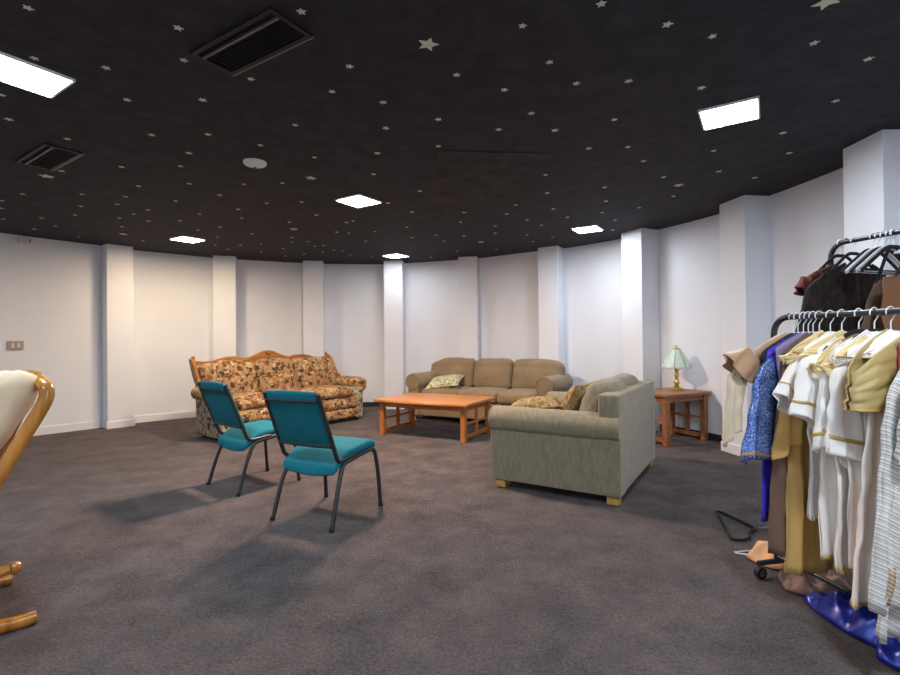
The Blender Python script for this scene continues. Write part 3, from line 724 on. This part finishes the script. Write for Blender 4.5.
# ------------------------------------------------------------------ teal stacking chairs
def make_chair():
    t = thing('stacking_chair', '', 'chair', (0, 0, 0), 0, 'teal stacking chairs')
    r = 0.0145
    for sx in (-1, 1):
        x = sx * 0.25; xt = sx * 0.225
        rear = [(x, 0.275, 0.0), (sx * 0.24, 0.20, 0.24), (xt + sx * .004, 0.150, 0.345)] + [(xt, 0.130, 0.372), (xt, 0.095, 0.392), (xt, -0.02, 0.408)]
        front = [(x, -0.265, 0.0), (sx * 0.243, -0.245, 0.25), (xt + sx * .006, -0.232, 0.375), (xt, -0.218, 0.408), (xt, -0.180, 0.424), (xt, -0.02, 0.408)]
        for pts in (rear, front):
            lg = MB().tube(catmull(pts, 4), r, 10).build('leg', M['charcoal'], t)
            MB().lathe([(0.0, 0.0), (0.0165, 0.0), (0.0165, 0.022), (0.0, 0.022)], 12, (pts[0][0], pts[0][1], 0.0)).build('rubber_foot', M['rubber'], lg)
    fr = [(-0.222, -0.02, 0.424), (-0.222, 0.13, 0.412), (-0.223, 0.182, 0.430), (-0.226, 0.215, 0.50), (-0.222, 0.362, 0.868)]
    up = catmull(fr, 4)
    MB().tube(up, r, 10).build('back_post', M['charcoal'], t)
    MB().tube([(-p[0], p[1], p[2]) for p in up], r, 10).build('back_post', M['charcoal'], t)
    def on(z): return 0.215 + (z - 0.50) * (0.362 - 0.215) / 0.368
    for z, w in ((0.82, 0.215), (0.522, 0.22)):
        MB().tube([(-w, on(z) + 0.016, z), (w, on(z) + 0.016, z)], 0.009, 8).build('crossbar', M['charcoal'], t)
    for yy in (-0.15, 0.10): MB().tube([(-0.225, yy, 0.408 - 0.06 * yy), (0.225, yy, 0.408 - 0.06 * yy)], 0.010, 8).build('seat_rail', M['charcoal'], t)
    def xs(p):
        q = p.copy(); u = (p.y + 0.02) / 0.23
        q.z -= 0.008 + 0.018 * (1 + u)
        q.z -= (0.085 + 0.03 * (1 - (p.x / 0.23) ** 2)) * max(0, u - 0.35) ** 1.5 * 1.6 + 0.03 * max(0, -u - 0.7) ** 1.5 * 4
        return q
    MB().cushion((0, -0.02, 0.472), (0.455, 0.47, 0.062), 0.028, (0, 0, 0.010), 0.0, xf=xs, res=12).build('seat', M['teal'], t)
    def xb(p):
        q = p.copy(); q.y = on(q.z) + p.y; q.x *= 1.0 - 0.03 * (q.z - 0.54) / 0.33; return q
    MB().cushion((0, -0.012, 0.69), (0.440, 0.040, 0.375), 0.018, (0, 0.008, 0.006), 0.0, xf=xb, res=12).build('backrest', M['teal'], t)
    return t
ch = make_chair()
c2 = copy_tree(ch)
ch.location = (-0.855, 3.425, 0); ch.rotation_euler = (0, 0, math.radians(154)); ch['label'] = 'teal padded stacking chair standing nearer the coffee table, seen from behind'
c2.location = (-1.675, 4.18, 0); c2.rotation_euler = (0, 0, math.radians(141)); c2['label'] = 'teal padded stacking chair set closer to the end of the floral sofa'

# ------------------------------------------------------------------ glider rocker
def glider():
    t = thing('glider_rocker', 'honey wood glider rocking chair with cream cushions, partly out of view', 'rocking chair', (-2.262, 1.95, 0), math.radians(-40))
    G = M['glider']
    # local: front = -y, back = +y; right side (+x) ...
    for sx in (-1, 1):
        x = sx * 0.27
        base = catmull([(x, -0.42, 0.03), (x, -0.30, 0.038), (x, 0.0, 0.075), (x, 0.26, 0.045), (x, 0.36, 0.030), (x, 0.425, 0.028)], 6)
        b = MB().tube(base, 0.028, 10, ry=0.024).build('base_runner', G, t)
        MB().tube([(x, 0.0, 0.07), (x, 0.0, 0.30)], 0.028, 10).build('base_post', G, t)
        MB().tube(catmull([(x, -0.34, 0.26), (x, 0.0, 0.245), (x, 0.34, 0.26)], 5), 0.022, 10).build('seat_side_rail', G, t)
        MB().lathe([(0, 0), (0.024, 0), (0.028, 0.015), (0.02, 0.03), (0, 0.032)], 12).xform(Matrix.Translation((x, 0.345, 0.26)) @ Matrix.Rotation(-PI / 2, 4, 'X')).build('rail_cap', G, t)
        xs = sx * 0.285
        st = catmull([(xs, 0.10, 0.24), (xs, 0.19, 0.42), (xs, 0.33, 0.70), (xs, 0.435, 0.90), (xs * 0.985, 0.462, 0.965), (xs * 0.93, 0.462, 1.005), (xs * 0.80, 0.452, 1.025)], 6)
        MB().tube(st, 0.021, 10, ry=0.028, up=(1, 0, 0)).build('back_stile', G, t)
        arm = catmull([(sx * 0.34, -0.30, 0.50), (sx * 0.35, -0.10, 0.515), (sx * 0.335, 0.12, 0.50), (sx * 0.30, 0.24, 0.52)], 6)
        MB().tube(arm, 0.022, 10, ry=0.036, up=(0, 0, 1)).build('armrest', G, t)
        MB().tube([(sx * 0.33, -0.22, 0.26), (sx * 0.34, -0.24, 0.50)], 0.018, 10).build('arm_post', G, t)
    MB().tube([(-0.27, 0.30, 0.042), (0.27, 0.30, 0.042)], 0.02, 10).build('base_crossbar', G, t)
    MB().tube([(-0.27, -0.36, 0.05), (0.27, -0.36, 0.05)], 0.02, 10).build('base_crossbar', G, t)
    MB().tube(catmull([(-0.23, 0.452, 1.02), (-0.1, 0.462, 1.045), (0.1, 0.462, 1.045), (0.23, 0.452, 1.02)], 5), 0.024, 10).build('top_rail', G, t)
    for k in range(5):
        x = -0.20 + k * 0.10
        MB().tube([(x, 0.15, 0.36), (x, 0.30, 0.66), (x, 0.45, 1.02)], 0.010, 8).build('back_spindle', G, t)
    MB().tube([(-0.285, 0.145, 0.34), (0.285, 0.145, 0.34)], 0.018, 8).build('lower_rail', G, t)
    MB().cushion((0, -0.08, 0.35), (0.54, 0.54, 0.14), 0.06, (0, 0.01, 0.02), 0.012, 3).build('seat_cushion', M['cream'], t)
    MB().box(-0.27, 0.27, -0.34, 0.16, 0.25, 0.285).build('seat_deck', G, t, smooth=False, bevel=0.006)
    def xf(p):
        q = p.copy(); q.y += (p.z - 0.40) * 0.49; return q
    MB().cushion((0, 0.075, 0.735), (0.53, 0.15, 0.66), 0.07, (0.01, 0.03, 0.01), 0.025, 4, xf=xf).build('back_cushion', M['cream'], t)
glider()

# ------------------------------------------------------------------ clothes racks
BAR = 1.287
RA = Vector((1.62, 2.45, 0)); RD = Vector((0.21, -0.978, 0)); RYAW = math.atan2(0.21, 0.978)
def rack(name, label, A, D, length, zb):
    yaw = math.atan2(D.y, D.x)
    t = thing(name, label, 'clothes rack', A, yaw)      # local x runs along the bar
    r = 0.0145
    bend = [(0.0, 0, 0.07), (0.0, 0, zb - 0.09)] + arc((0.08, zb - 0.08), 0.08, 180, 90, 6) + arc((length - 0.08, zb - 0.08), 0.08, 90, 0, 6) + [(length, 0, zb - 0.09), (length, 0, 0.07)]
    b1 = [p for p in bend if p[0] <= 0.09]; b2 = [p for p in bend if p[0] >= length - 0.09]
    MB().tube(b1, r, 12).build('post', M['rack'], t); MB().tube(b2, r, 12).build('post', M['rack'], t)
    MB().tube([(0.075, 0, zb), (length - 0.075, 0, zb)], r * 0.92, 12).build('hanging_bar', M['rack'], t)
    for x in (0.0, length):
        f = MB().tube([(x, -0.11, 0.075), (x, 0.11, 0.075)], 0.013, 10).build('foot_bar', M['rack'], t)
        for y in (-0.10, 0.10):
            MB().tube([(x - 0.012, y, 0.028), (x + 0.012, y, 0.028)], 0.028, 16).build('caster', M['rubber'], f)
            MB().tube([(x - 0.0135, y, 0.028), (x + 0.0135, y, 0.028)], 0.016, 12).build('caster_hub', M['chrome'], f)
    MB().tube([(0.0, 0, 0.10), (length, 0, 0.10)], 0.011, 10).build('lower_bar', M['rack'], t)
    for (bx, zz) in ((0.09, zb + 0.015),): MB().lathe([(0, -0.004), (0.007, -0.004), (0.007, 0.004), (0, 0.005)], 10, (bx, 0, zz)).build('screw_knob', M['rubber'], t)
    return t
rack('clothes_rack', 'low dark metal clothes rack packed with costumes, nearest the viewer', RA, RD, 1.25, BAR)
RB = Vector((2.26, 2.90, 0)); RBD = Vector((0.26, -0.965, 0)).normalized()
rack('clothes_rack', 'taller dark metal clothes rack behind the costumes holding the fur coat', RB, RBD, 1.3, 1.735)

def hanger(label, pos, yaw, m, r, kind='wire', grp='clothes hangers', half=0.205, drop=0.055):
    t = thing('coat_hanger', label, 'hanger', pos, yaw, grp)
    R = 0.0225
    hook = [(R * math.cos(math.radians(a)), 0, R * math.sin(math.radians(a)) - 0.003) for a in range(200, -31, -20)]
    hook += [(0.010, 0, -0.028), (0.0, 0, -0.04), (0, 0, -0.075)]
    MB().tube(catmull(hook, 2), 0.0024 if kind != 'velvet' else 0.0026, 6).build('hook', M['wire'] if m is not M['clear'] else M['chrome'], t)
    pts = catmull([(-half, 0, -0.085 - drop), (-half * 0.7, 0, -0.085 - drop * 0.58), (-half * 0.25, 0, -0.085), (0, 0, -0.075), (half * 0.25, 0, -0.085), (half * 0.7, 0, -0.085 - drop * 0.58), (half, 0, -0.085 - drop)], 4)
    if kind == 'wire':
        pts2 = pts + [Vector((half, 0, -0.095 - drop)), Vector((0, 0, -0.095 - drop)), Vector((-half, 0, -0.095 - drop))]
        MB().tube(pts2, 0.0026, 6, closed=True).build('shoulder', m, t)
    else:
        MB().tube(pts, r, 8, ry=0.006, up=(0, 0, 1)).build('shoulder', m, t)
        MB().tube([(-half + 0.01, 0, -0.083 - drop), (half - 0.01, 0, -0.083 - drop)], 0.004, 6).build('trouser_bar', m, t)
    return t

def shoulder_z(neck, sh, drop, scoop=0.012, sw=0.05):
    def f(w):
        a = abs(w)
        if a < sw: return neck - max(scoop, drop * (max(0.0, sw - 0.05) / (sh - 0.05)) ** 1.15 + 0.006)
        if a <= sh: return neck - drop * ((a - 0.05) / (sh - 0.05)) ** 1.15
        return neck - drop - (a - sh) * 0.9
    return f
def body(mb, zt, hem, w0, w1, t0, t1, k=5.0, fold=0.014, ph=0.0, nu=44, nv=26, off=0.0, v0=0.0, v1=1.0, mi=0, cx=0.0, lift=None, splay=1.0):
    def f(side):
        def g(uu, vv):
            u = uu * 2 - 1; v = v0 + (v1 - v0) * vv
            w = cx * v + u * (w0 + (w1 - w0) * min(1, v * splay) ** 0.8)
            zs = zt(u * w0); zh = hem(u) if callable(hem) else hem
            z = zs + (zh - zs) * v
            th = (t0 + (t1 - t0) * v) * math.sqrt(max(0, 1 - u * u)) + off
            fl = fold * min(1.0, 0.12 + v * 1.4)
            y = side * th + fl * (math.sin(k * PI * u + ph + v * 0.8) + 0.5 * math.sin(k * 1.7 * PI * u + ph * 2.1 - v))
            y += 0.012 * min(1, v * 5) * noise.noise(Vector((u * 2.3 + ph * 3, v * 7, 4.1))) + 0.006 * min(1, v * 5) * noise.noise(Vector((u * 6 + ph, v * 15, 1.1)))
            w += 0.012 * v * noise.noise(Vector((u * 2, v * 3, ph + side)))
            if lift: z += lift(u, v)
            return (w, y, z)
        return g
    mb.grid(f(-1), nu, nv, mi); mb.grid(f(1), nu, nv, mi, flip=True)
    return mb
def sleeve(mb, start, ang, L, r0, r1, d0, d1, ph=0.0, fold=0.012, v0=0.0, v1=1.0, off=0.0, n=36, nv=24, mi=0, skew=0.0, bendv=0.0):
    s = Vector((start[0], 0, start[1]))
    def g(uu, vv):
        v = v0 + (v1 - v0) * vv; a = uu * 2 * PI
        A = math.radians(ang + bendv * v); tdir = Vector((-math.sin(A), 0, -math.cos(A))); nd = Vector((-math.cos(A), 0, math.sin(A)))
        rr = r0 + (r1 - r0) * v + off; dd = d0 + (d1 - d0) * v + off
        rf = rr * (0.30 + 0.70 * math.sin(min(1.0, v / 0.22) * PI / 2)); df = dd * (0.45 + 0.55 * math.sin(min(1.0, v / 0.3) * PI / 2))
        p = s + tdir * (L * v + skew * v * math.cos(a)) + nd * (rf * math.cos(a) - (rr - rf)) + Vector((0, df * math.sin(a), 0))
        w = fold * v * math.sin(5 * a + ph + 2 * v)
        p += Vector((0, w, 0)) + nd * (w * 0.5) + tdir * (0.014 * v * math.sin(2 * a + ph * 1.7))
        nz = noise.noise_vector(Vector((math.cos(a) * 1.1 + ph * 3, math.sin(a) * 1.1, v * L * 14))); p += Vector((nz.x, nz.y * 0.6, nz.z)) * (0.011 * min(1, v * 3))
        return tuple(p)
    mb.grid(g, n, nv, mi); return mb

def short_words(label):
    w = label.split()[:11]
    while w[-1].strip(',') in ('the', 'a', 'to', 'and', 'of', 'with', 'on', 'in', 'between', 'under', 'its', 'next', 'one', 'at', 'which', 'only', 'reaching', 'beside', 'by', 'round', 'far', 'tall', 'white', 'dark', 'blue', 'tan', 'below', 'out', 'edged', 'trailing', 'behind', 'mustard', 'banded', 'caped', 'striped', 'fur', 'end', 'gold', 'tip', 'khaki', 'hanging', 'squeezed', 'peeking'): w.pop()
    return ' '.join(w).strip(',')

def garment(name, label, cat, Y, hem, m, w0=0.21, w1=0.24, neck=-0.074, drop=0.06, sl=None, t0=0.010, t1=0.026, hang=None, trim=None, trim_w=0.03, cape=None, cape2=None, ph=0.0, k=5.0, sl_m=None, cuff=None, cx=0.0, A=RA, D=RD, zb=BAR, yaw=RYAW, hlabel=None, fold=0.014, x=0.0, lift=None, right_sleeve=True, cuffv=0.90):
    s = (A.y - Y) / -D.y; P = A + D * s
    rz = yaw + random.uniform(-0.05, 0.05)
    pos = (P.x, P.y, zb + 0.0)
    kind = hang or 'wire'
    if kind != 'none':
        hm = {'wire': M['wire'], 'velvet': M['velvet'], 'red': M['redc']}[kind]
        hanger('%s hanger holding the %s' % ({'wire': 'white wire', 'velvet': 'black velvet', 'red': 'red plastic'}[kind], hlabel or short_words(label)), pos, rz, hm, 0.010, 'wire' if kind == 'wire' else 'velvet', drop=max(0.03, drop - neck - 0.075), half=min(0.205, w0 * 0.93))
    t = thing(name, label, cat, pos, rz, 'costumes on the low rack' if A is RA else 'clothes on the tall rack')
    zt = shoulder_z(neck, w0 * 0.96, drop, 0.045 if hang == 'velvet' else 0.012, 0.10 if hang == 'velvet' else 0.05); hz = hem - zb
    bd = body(MB(), zt, hz if not callable(hem) else hem, w0, w1, t0, t1, k, fold, ph, cx=cx, lift=lift).build('body', m, t, thick=0.002, angle=80)
    if trim:
        body(MB(), zt, hz, w0, w1, t0, t1, k, fold, ph, off=0.003, v0=1 - trim_w / abs(hz), v1=0.999, nv=2, cx=cx, lift=lift).build('hem_trim', trim, t, thick=0.002, angle=80)
    if sl:
        for sx in ((-1, 1) if right_sleeve else (-1,)):
            st, ang, Ln, r0, r1 = sl[:5]; sk = sl[5] if len(sl) > 5 else 0.0
            mb = sleeve(MB(), st, ang, Ln, r0, r1, 0.016, 0.028, ph + sx, skew=sk)
            cf_ = sleeve(MB(), st, ang, Ln, r0, r1, 0.016, 0.028, ph + sx, v0=cuffv, v1=cuffv + 0.035, off=0.0035, nv=3, skew=sk) if cuff else None
            mir = Matrix.Scale(-1, 4, (1, 0, 0))
            if sx > 0:
                mb.xform(mir)
                if cf_: cf_.xform(mir)
            so = mb.build('sleeve', sl_m or m, t, thick=0.002, angle=80)
            if cf_: cf_.build('cuff_trim', cuff, so, thick=0.002, angle=80)
    for cp in (cape, cape2):
        if cp:
            cm, cw, hemf, cedge = cp
            zc = shoulder_z(neck + 0.008, cw * 0.75, drop * 1.15, 0.05 if hang == 'velvet' else 0.012, 0.10 if hang == 'velvet' else 0.05)
            c = body(MB(), zc, hemf, cw, cw * 1.05, t0 + 0.030, t1 + 0.034, 2.0, 0.006, ph, off=0.006).build('cape', cm, t, thick=0.003, angle=80)
            if cedge: body(MB(), zc, hemf, cw, cw * 1.05, t0 + 0.030, t1 + 0.034, 2.0, 0.006, ph, off=0.0095, v0=0.94, v1=1.0, nv=2).build('cape_edging', cedge, c, thick=0.002, angle=80)
    return t

WC, GT = M['whitec'], M['gold_trim']
# far end -> near end of the low rack
garment('shirt', 'beige cotton shirt with its sleeve hanging out below the tan robe', 'shirt', 2.345, 0.62, M['beige'], 0.22, 0.19, drop=0.08, sl=((-0.300, -0.21), 7, 0.335, 0.050, 0.028, 0.05), ph=1.3, fold=0.008)
garment('robe', 'tan satin robe with wide drooping sleeve at the far end of the low rack', 'robe', 2.32, 0.58, M['tan'], 0.25, 0.19, drop=0.085, sl=((-0.225, -0.18), 58, 0.135, 0.062, 0.085, 0.02), ph=0.3, fold=0.008)
garment('jacket', 'thin navy jacket squeezed between the tan robe and the blue gown', 'jacket', 2.292, 0.66, M['navy'], 0.24, 0.19, drop=0.085, ph=2.0, fold=0.006)
garment('gown', 'purple gown with sparkling blue sequin sleeves edged in copper', 'gown', 2.268, 0.36, M['purple'], 0.22, 0.27, drop=0.08, sl=((-0.205, -0.17), 7, 0.475, 0.050, 0.085, 0.03), sl_m=M['sequin'], cuff=M['copper_trim'], cuffv=0.93, ph=0.9, fold=0.008)
garment('shirt', 'lilac shirt of which only the collar and shoulder show', 'shirt', 2.245, 0.70, M['lilac'], 0.21, 0.17, drop=0.07, ph=0.2, fold=0.006)
garment('robe', 'plain long brown cotton robe between the purple gown and the mustard robe', 'robe', 2.215, 0.235, M['brown'], 0.19, 0.275, drop=0.08, ph=1.1, k=6)
garment('robe', 'long mustard cotton robe reaching nearly to the carpet', 'robe', 2.165, 0.17, M['mustard'], 0.19, 0.24, drop=0.08, sl=((-0.165, -0.20), 10, 0.39, 0.045, 0.055, 0.04), ph=2.4, k=4)
garment('gown', 'white gown under a pointed pale gold collar, next to the mustard robe', 'gown', 2.115, 0.42, WC, 0.20, 0.19, drop=0.07, sl=((-0.165, -0.17), 20, 0.255, 0.075, 0.100, -0.03), cuff=GT, cuffv=0.72, ph=0.6, cape=(M['gold'], 0.29, lambda u: -0.175 - 0.20 * max(0.0, 1 - abs(u + 0.12) / 0.62), GT), hang='wire')
garment('gown', 'white gown with round gold neckline on a black velvet hanger', 'gown', 2.045, 0.285, WC, 0.215, 0.215, drop=0.070, sl=((-0.205, -0.155), 12, 0.30, 0.08, 0.095, -0.03), cuff=GT, cuffv=0.76, trim=GT, trim_w=0.02, ph=1.9, hang='velvet')
garment('gown', 'white gown with small folded gold cape tip and gold banded hem', 'gown', 1.985, 0.26, M['whitesheer'], 0.205, 0.22, drop=0.075, sl=((-0.190, -0.17), 5, 0.36, 0.06, 0.075, 0.03), sl_m=WC, cuff=GT, cuffv=0.82, trim=GT, trim_w=0.02, ph=0.4, cape=(M['gold'], 0.285, lambda u: -0.10 - 0.055 * min(1, abs(u) * 1.4) - 0.13 * max(0.0, 1 - abs(u + 0.80) / 0.30), None), hang='velvet')
garment('gown', 'white gown with crumpled gold-laced sleeves beside the khaki caped one', 'gown', 1.925, 0.30, WC, 0.205, 0.21, drop=0.075, sl=((-0.200, -0.17), 4, 0.40, 0.065, 0.085, -0.04), cuff=GT, cuffv=0.80, ph=2.7, cape=(WC, 0.255, lambda u: -0.20 - 0.03 * u, GT), hang='wire')
gw = garment('gown', 'sheer white gown with olive khaki cape and gold ribbon bow', 'gown', 1.855, 0.215, M['whitesheer'], 0.205, 0.23, drop=0.08, ph=3.3, cape=(M['khaki'], 0.31, lambda u: -0.385 - 0.02 * u, GT), trim=GT, trim_w=0.018, hang='wire', k=6, cx=-0.10)
mb = MB()
for (pts) in ([(-0.24, -0.06, -0.50), (-0.19, -0.075, -0.515), (-0.13, -0.07, -0.525)], [(-0.20, -0.072, -0.51), (-0.24, -0.08, -0.56), (-0.27, -0.07, -0.575)], [(-0.19, -0.075, -0.512), (-0.21, -0.085, -0.485), (-0.24, -0.08, -0.47)]):
    mb.tube(catmull(pts, 4), 0.011, 6, ry=0.004)
mb.build('ribbon_bow', M['gold_trim'], gw)
garment('blouse', 'red blouse showing only one shoulder between the white and striped gowns', 'blouse', 1.80, 0.75, M['redc'], 0.15, 0.15, drop=0.05, neck=-0.075, ph=1.0, hang='red', fold=0.006)
gs = garment('robe', 'long grey diagonally striped robe trailing towards the blue satin', 'robe', 1.745, 0.17, M['striped'], 0.225, 0.28, drop=0.08, sl=((-0.220, -0.17), 5, 0.84, 0.060, 0.075, 0.03), ph=0.1, hang='velvet', k=5, cx=-0.09)
body(MB(), shoulder_z(-0.074, 0.225 * 0.96, 0.08), 0.17 - BAR, 0.225, 0.28, 0.010, 0.026, 5, 0.014, 0.1, off=0.003, v0=0.74, v1=0.87, nv=6, cx=-0.09).build('brown_band', M['brown_stripe'], gs, thick=0.002, angle=80)
garment('tunic', 'pale grey tunic with thin horizontal stripes nearest the viewer', 'tunic', 1.665, 0.66, M['tstripe'], 0.235, 0.25, drop=0.085, ph=2.2, hang='velvet', sl=((-0.225, -0.19), 5, 0.30, 0.06, 0.07, 0.03))
garment('skirt', 'brown and white wrap skirt hanging below the striped tunic', 'skirt', 1.61, 0.30, M['brown_stripe'], 0.20, 0.25, drop=0.08, neck=-0.10, ph=0.7, hang='wire', fold=0.018)

# tall rack behind
RBY = math.atan2(0.26, 0.965)
kw = dict(A=RB, D=RBD, zb=1.735, yaw=RBY)
garment('jacket', 'rust red jacket peeking out behind the dark fur coat', 'jacket', 2.845, 0.95, M['rust'], 0.25, 0.20, drop=0.08, neck=-0.12, sl=((-0.230, -0.20), 20, 0.10, 0.045, 0.05), hang='velvet', ph=0.4, **kw)
garment('fur_coat', 'dark brown fur coat on a black hanger at the end of the tall rack', 'coat', 2.775, 0.85, M['fur'], 0.255, 0.26, drop=0.075, neck=-0.115, sl=((-0.245, -0.19), 18, 0.62, 0.075, 0.085), hang='velvet', ph=1.4, t0=0.03, t1=0.06, fold=0.01, **kw)
for i in range(5):
    Y = 2.68 - i * 0.025; s = (RB.y - Y) / -RBD.y; P = RB + RBD * s
    hanger('%s empty hanger in the bunch beside the dark fur coat, number %d along the bar' % ('black' if i % 2 == 0 else 'white', i + 1) if False else ['empty black hanger touching the fur coat', 'empty white hanger between two black ones beside the fur coat', 'empty black hanger in the middle of the bunch on the tall rack', 'second empty white hanger of the bunch beside the fur coat', 'last empty black hanger of the bunch, next to the brown suede coat'][i],
           (P.x, P.y, 1.735), RBY + 0.05, M['velvet'] if i % 2 == 0 else M['wire'], 0.011, 'velvet', 'empty hangers on the tall rack', half=0.25, drop=0.12)
garment('coat', 'brown suede coat on the tall rack beside the dark fur coat', 'coat', 2.585, 0.75, M['suede'], 0.13, 0.34, drop=0.05, neck=-0.215, hang='velvet', ph=0.9, k=6, **kw)
garment('jacket', 'smooth tan leather jacket on the tall rack', 'jacket', 2.45, 0.80, M['leather'], 0.275, 0.285, drop=0.02, neck=-0.235, hang='velvet', ph=2.9, fold=0.004, **kw)
for i in range(4):
    Y = 2.46 - i * 0.035; s = (RB.y - Y) / -RBD.y; P = RB + RBD * s
    hanger('clear plastic hanger hooked high on the tall rack', (P.x, P.y, 1.735), RBY, M['clear'], 0.006, 'velvet', 'clear hangers on the tall rack', half=0.19, drop=0.05)

# ------------------------------------------------------------------ things on the carpet
def crumple(name, label, cat, m, outline, hgt, seed, nr=18, na=64, freq=7.0, ridge=1.0, c=None):
    cx = c[0] if c else sum(p[0] for p in outline) / len(outline); cy = c[1] if c else sum(p[1] for p in outline) / len(outline)
    o2 = catmull([(x, y, 0) for x, y in outline + outline[:1]], 8)[:-1]
    na = len(o2); vs = [(cx, cy, hgt)]; fs = []
    for j in range(1, nr + 1):
        r = j / nr
        for i, p in enumerate(o2):
            x = cx + (p.x - cx) * r; y = cy + (p.y - cy) * r
            q = Vector((x * freq, y * freq, seed))
            n1 = abs(noise.noise(q)) ; n2 = abs(noise.noise(q * 2.1 + Vector((3, 1, 0))))
            fold = (1 - 2.2 * n1) * 0.65 + (1 - 2 * n2) * 0.35
            z = 0.006 + hgt * max(0.0, (1 - r ** 3.5)) * (0.30 + 0.70 * fold * ridge) + 0.012 * max(0, fold) * (1 if j < nr else 0.3)
            vs.append((x, y, max(0.004, z)))
    fs += [(0, 1 + i, 1 + (i + 1) % na) for i in range(na)]
    for j in range(1, nr):
        for i in range(na): fs.append((1 + (j - 1) * na + i, 1 + j * na + i, 1 + j * na + (i + 1) % na, 1 + (j - 1) * na + (i + 1) % na))
    o = MB().add(vs, fs).build(name, m, None, angle=80, thick=0.004)
    return tag(o, label, cat)
crumple('satin_cloth', 'royal blue satin cloth heaped on the carpet under the striped robe', 'cloth', M['satin_blue'],
        [(1.58, 2.22), (1.56, 2.08), (1.57, 1.96), (1.60, 1.86), (1.555, 1.80), (1.60, 1.70), (1.72, 1.56), (1.95, 1.55), (2.02, 1.75), (1.98, 2.0), (1.85, 2.18), (1.70, 2.26)], 0.10, 4.0, nr=40, freq=8.5)
crumple('brown_cloth', 'dusty brown cloth crumpled on the carpet below the mustard robe', 'cloth', M['dusty'],
        [(1.56, 2.30), (1.62, 2.24), (1.72, 2.22), (1.85, 2.26), (1.86, 2.42), (1.74, 2.50), (1.62, 2.44)], 0.10, 9.0, freq=9)
crumple('peach_cloth', 'peach cloth dropped on the carpet beside a rack caster', 'cloth', M['peach'],
        [(1.58, 2.64), (1.63, 2.52), (1.74, 2.47), (1.84, 2.52), (1.84, 2.66), (1.74, 2.74), (1.66, 2.72)], 0.09, 2.0, freq=6)
# hangers fallen on the carpet
t = thing('fallen_hanger', 'black velvet coat hanger lying on the carpet away from the rack', 'hanger', (1.755, 3.05, 0.0), 0.0)
hp = [(0.045, 0.285, 0.012), (0.07, 0.265, 0.012)] + [tuple(q) for q in catmull([(0.085, 0.18, 0.012), (0.115, 0.02, 0.012), (0.100, -0.04, 0.012), (0.045, -0.075, 0.012), (0.0, -0.15, 0.012), (-0.05, -0.185, 0.012)], 4)] + [(-0.10, -0.185, 0.012), (-0.115, -0.165, 0.012)]
MB().tube(hp, 0.008, 8, closed=True).build('frame', M['velvet'], t)
MB().tube(catmull([(0.115, 0.0, 0.012), (0.15, -0.01, 0.01), (0.19, 0.0, 0.008), (0.22, 0.02, 0.008)], 4), 0.0025, 6).build('hook', M['chrome'], t)
t = thing('fallen_hanger', 'thin white wire hanger on the carpet poking out from the peach cloth', 'hanger', (1.62, 2.66, 0.0), math.radians(0))
MB().tube([(-0.06, 0.055, 0.006), (0.16, 0.09, 0.006), (0.17, -0.03, 0.02), (0.10, -0.06, 0.012), (-0.06, 0.045, 0.006)], 0.004, 6).build('frame', M['wire'], t)
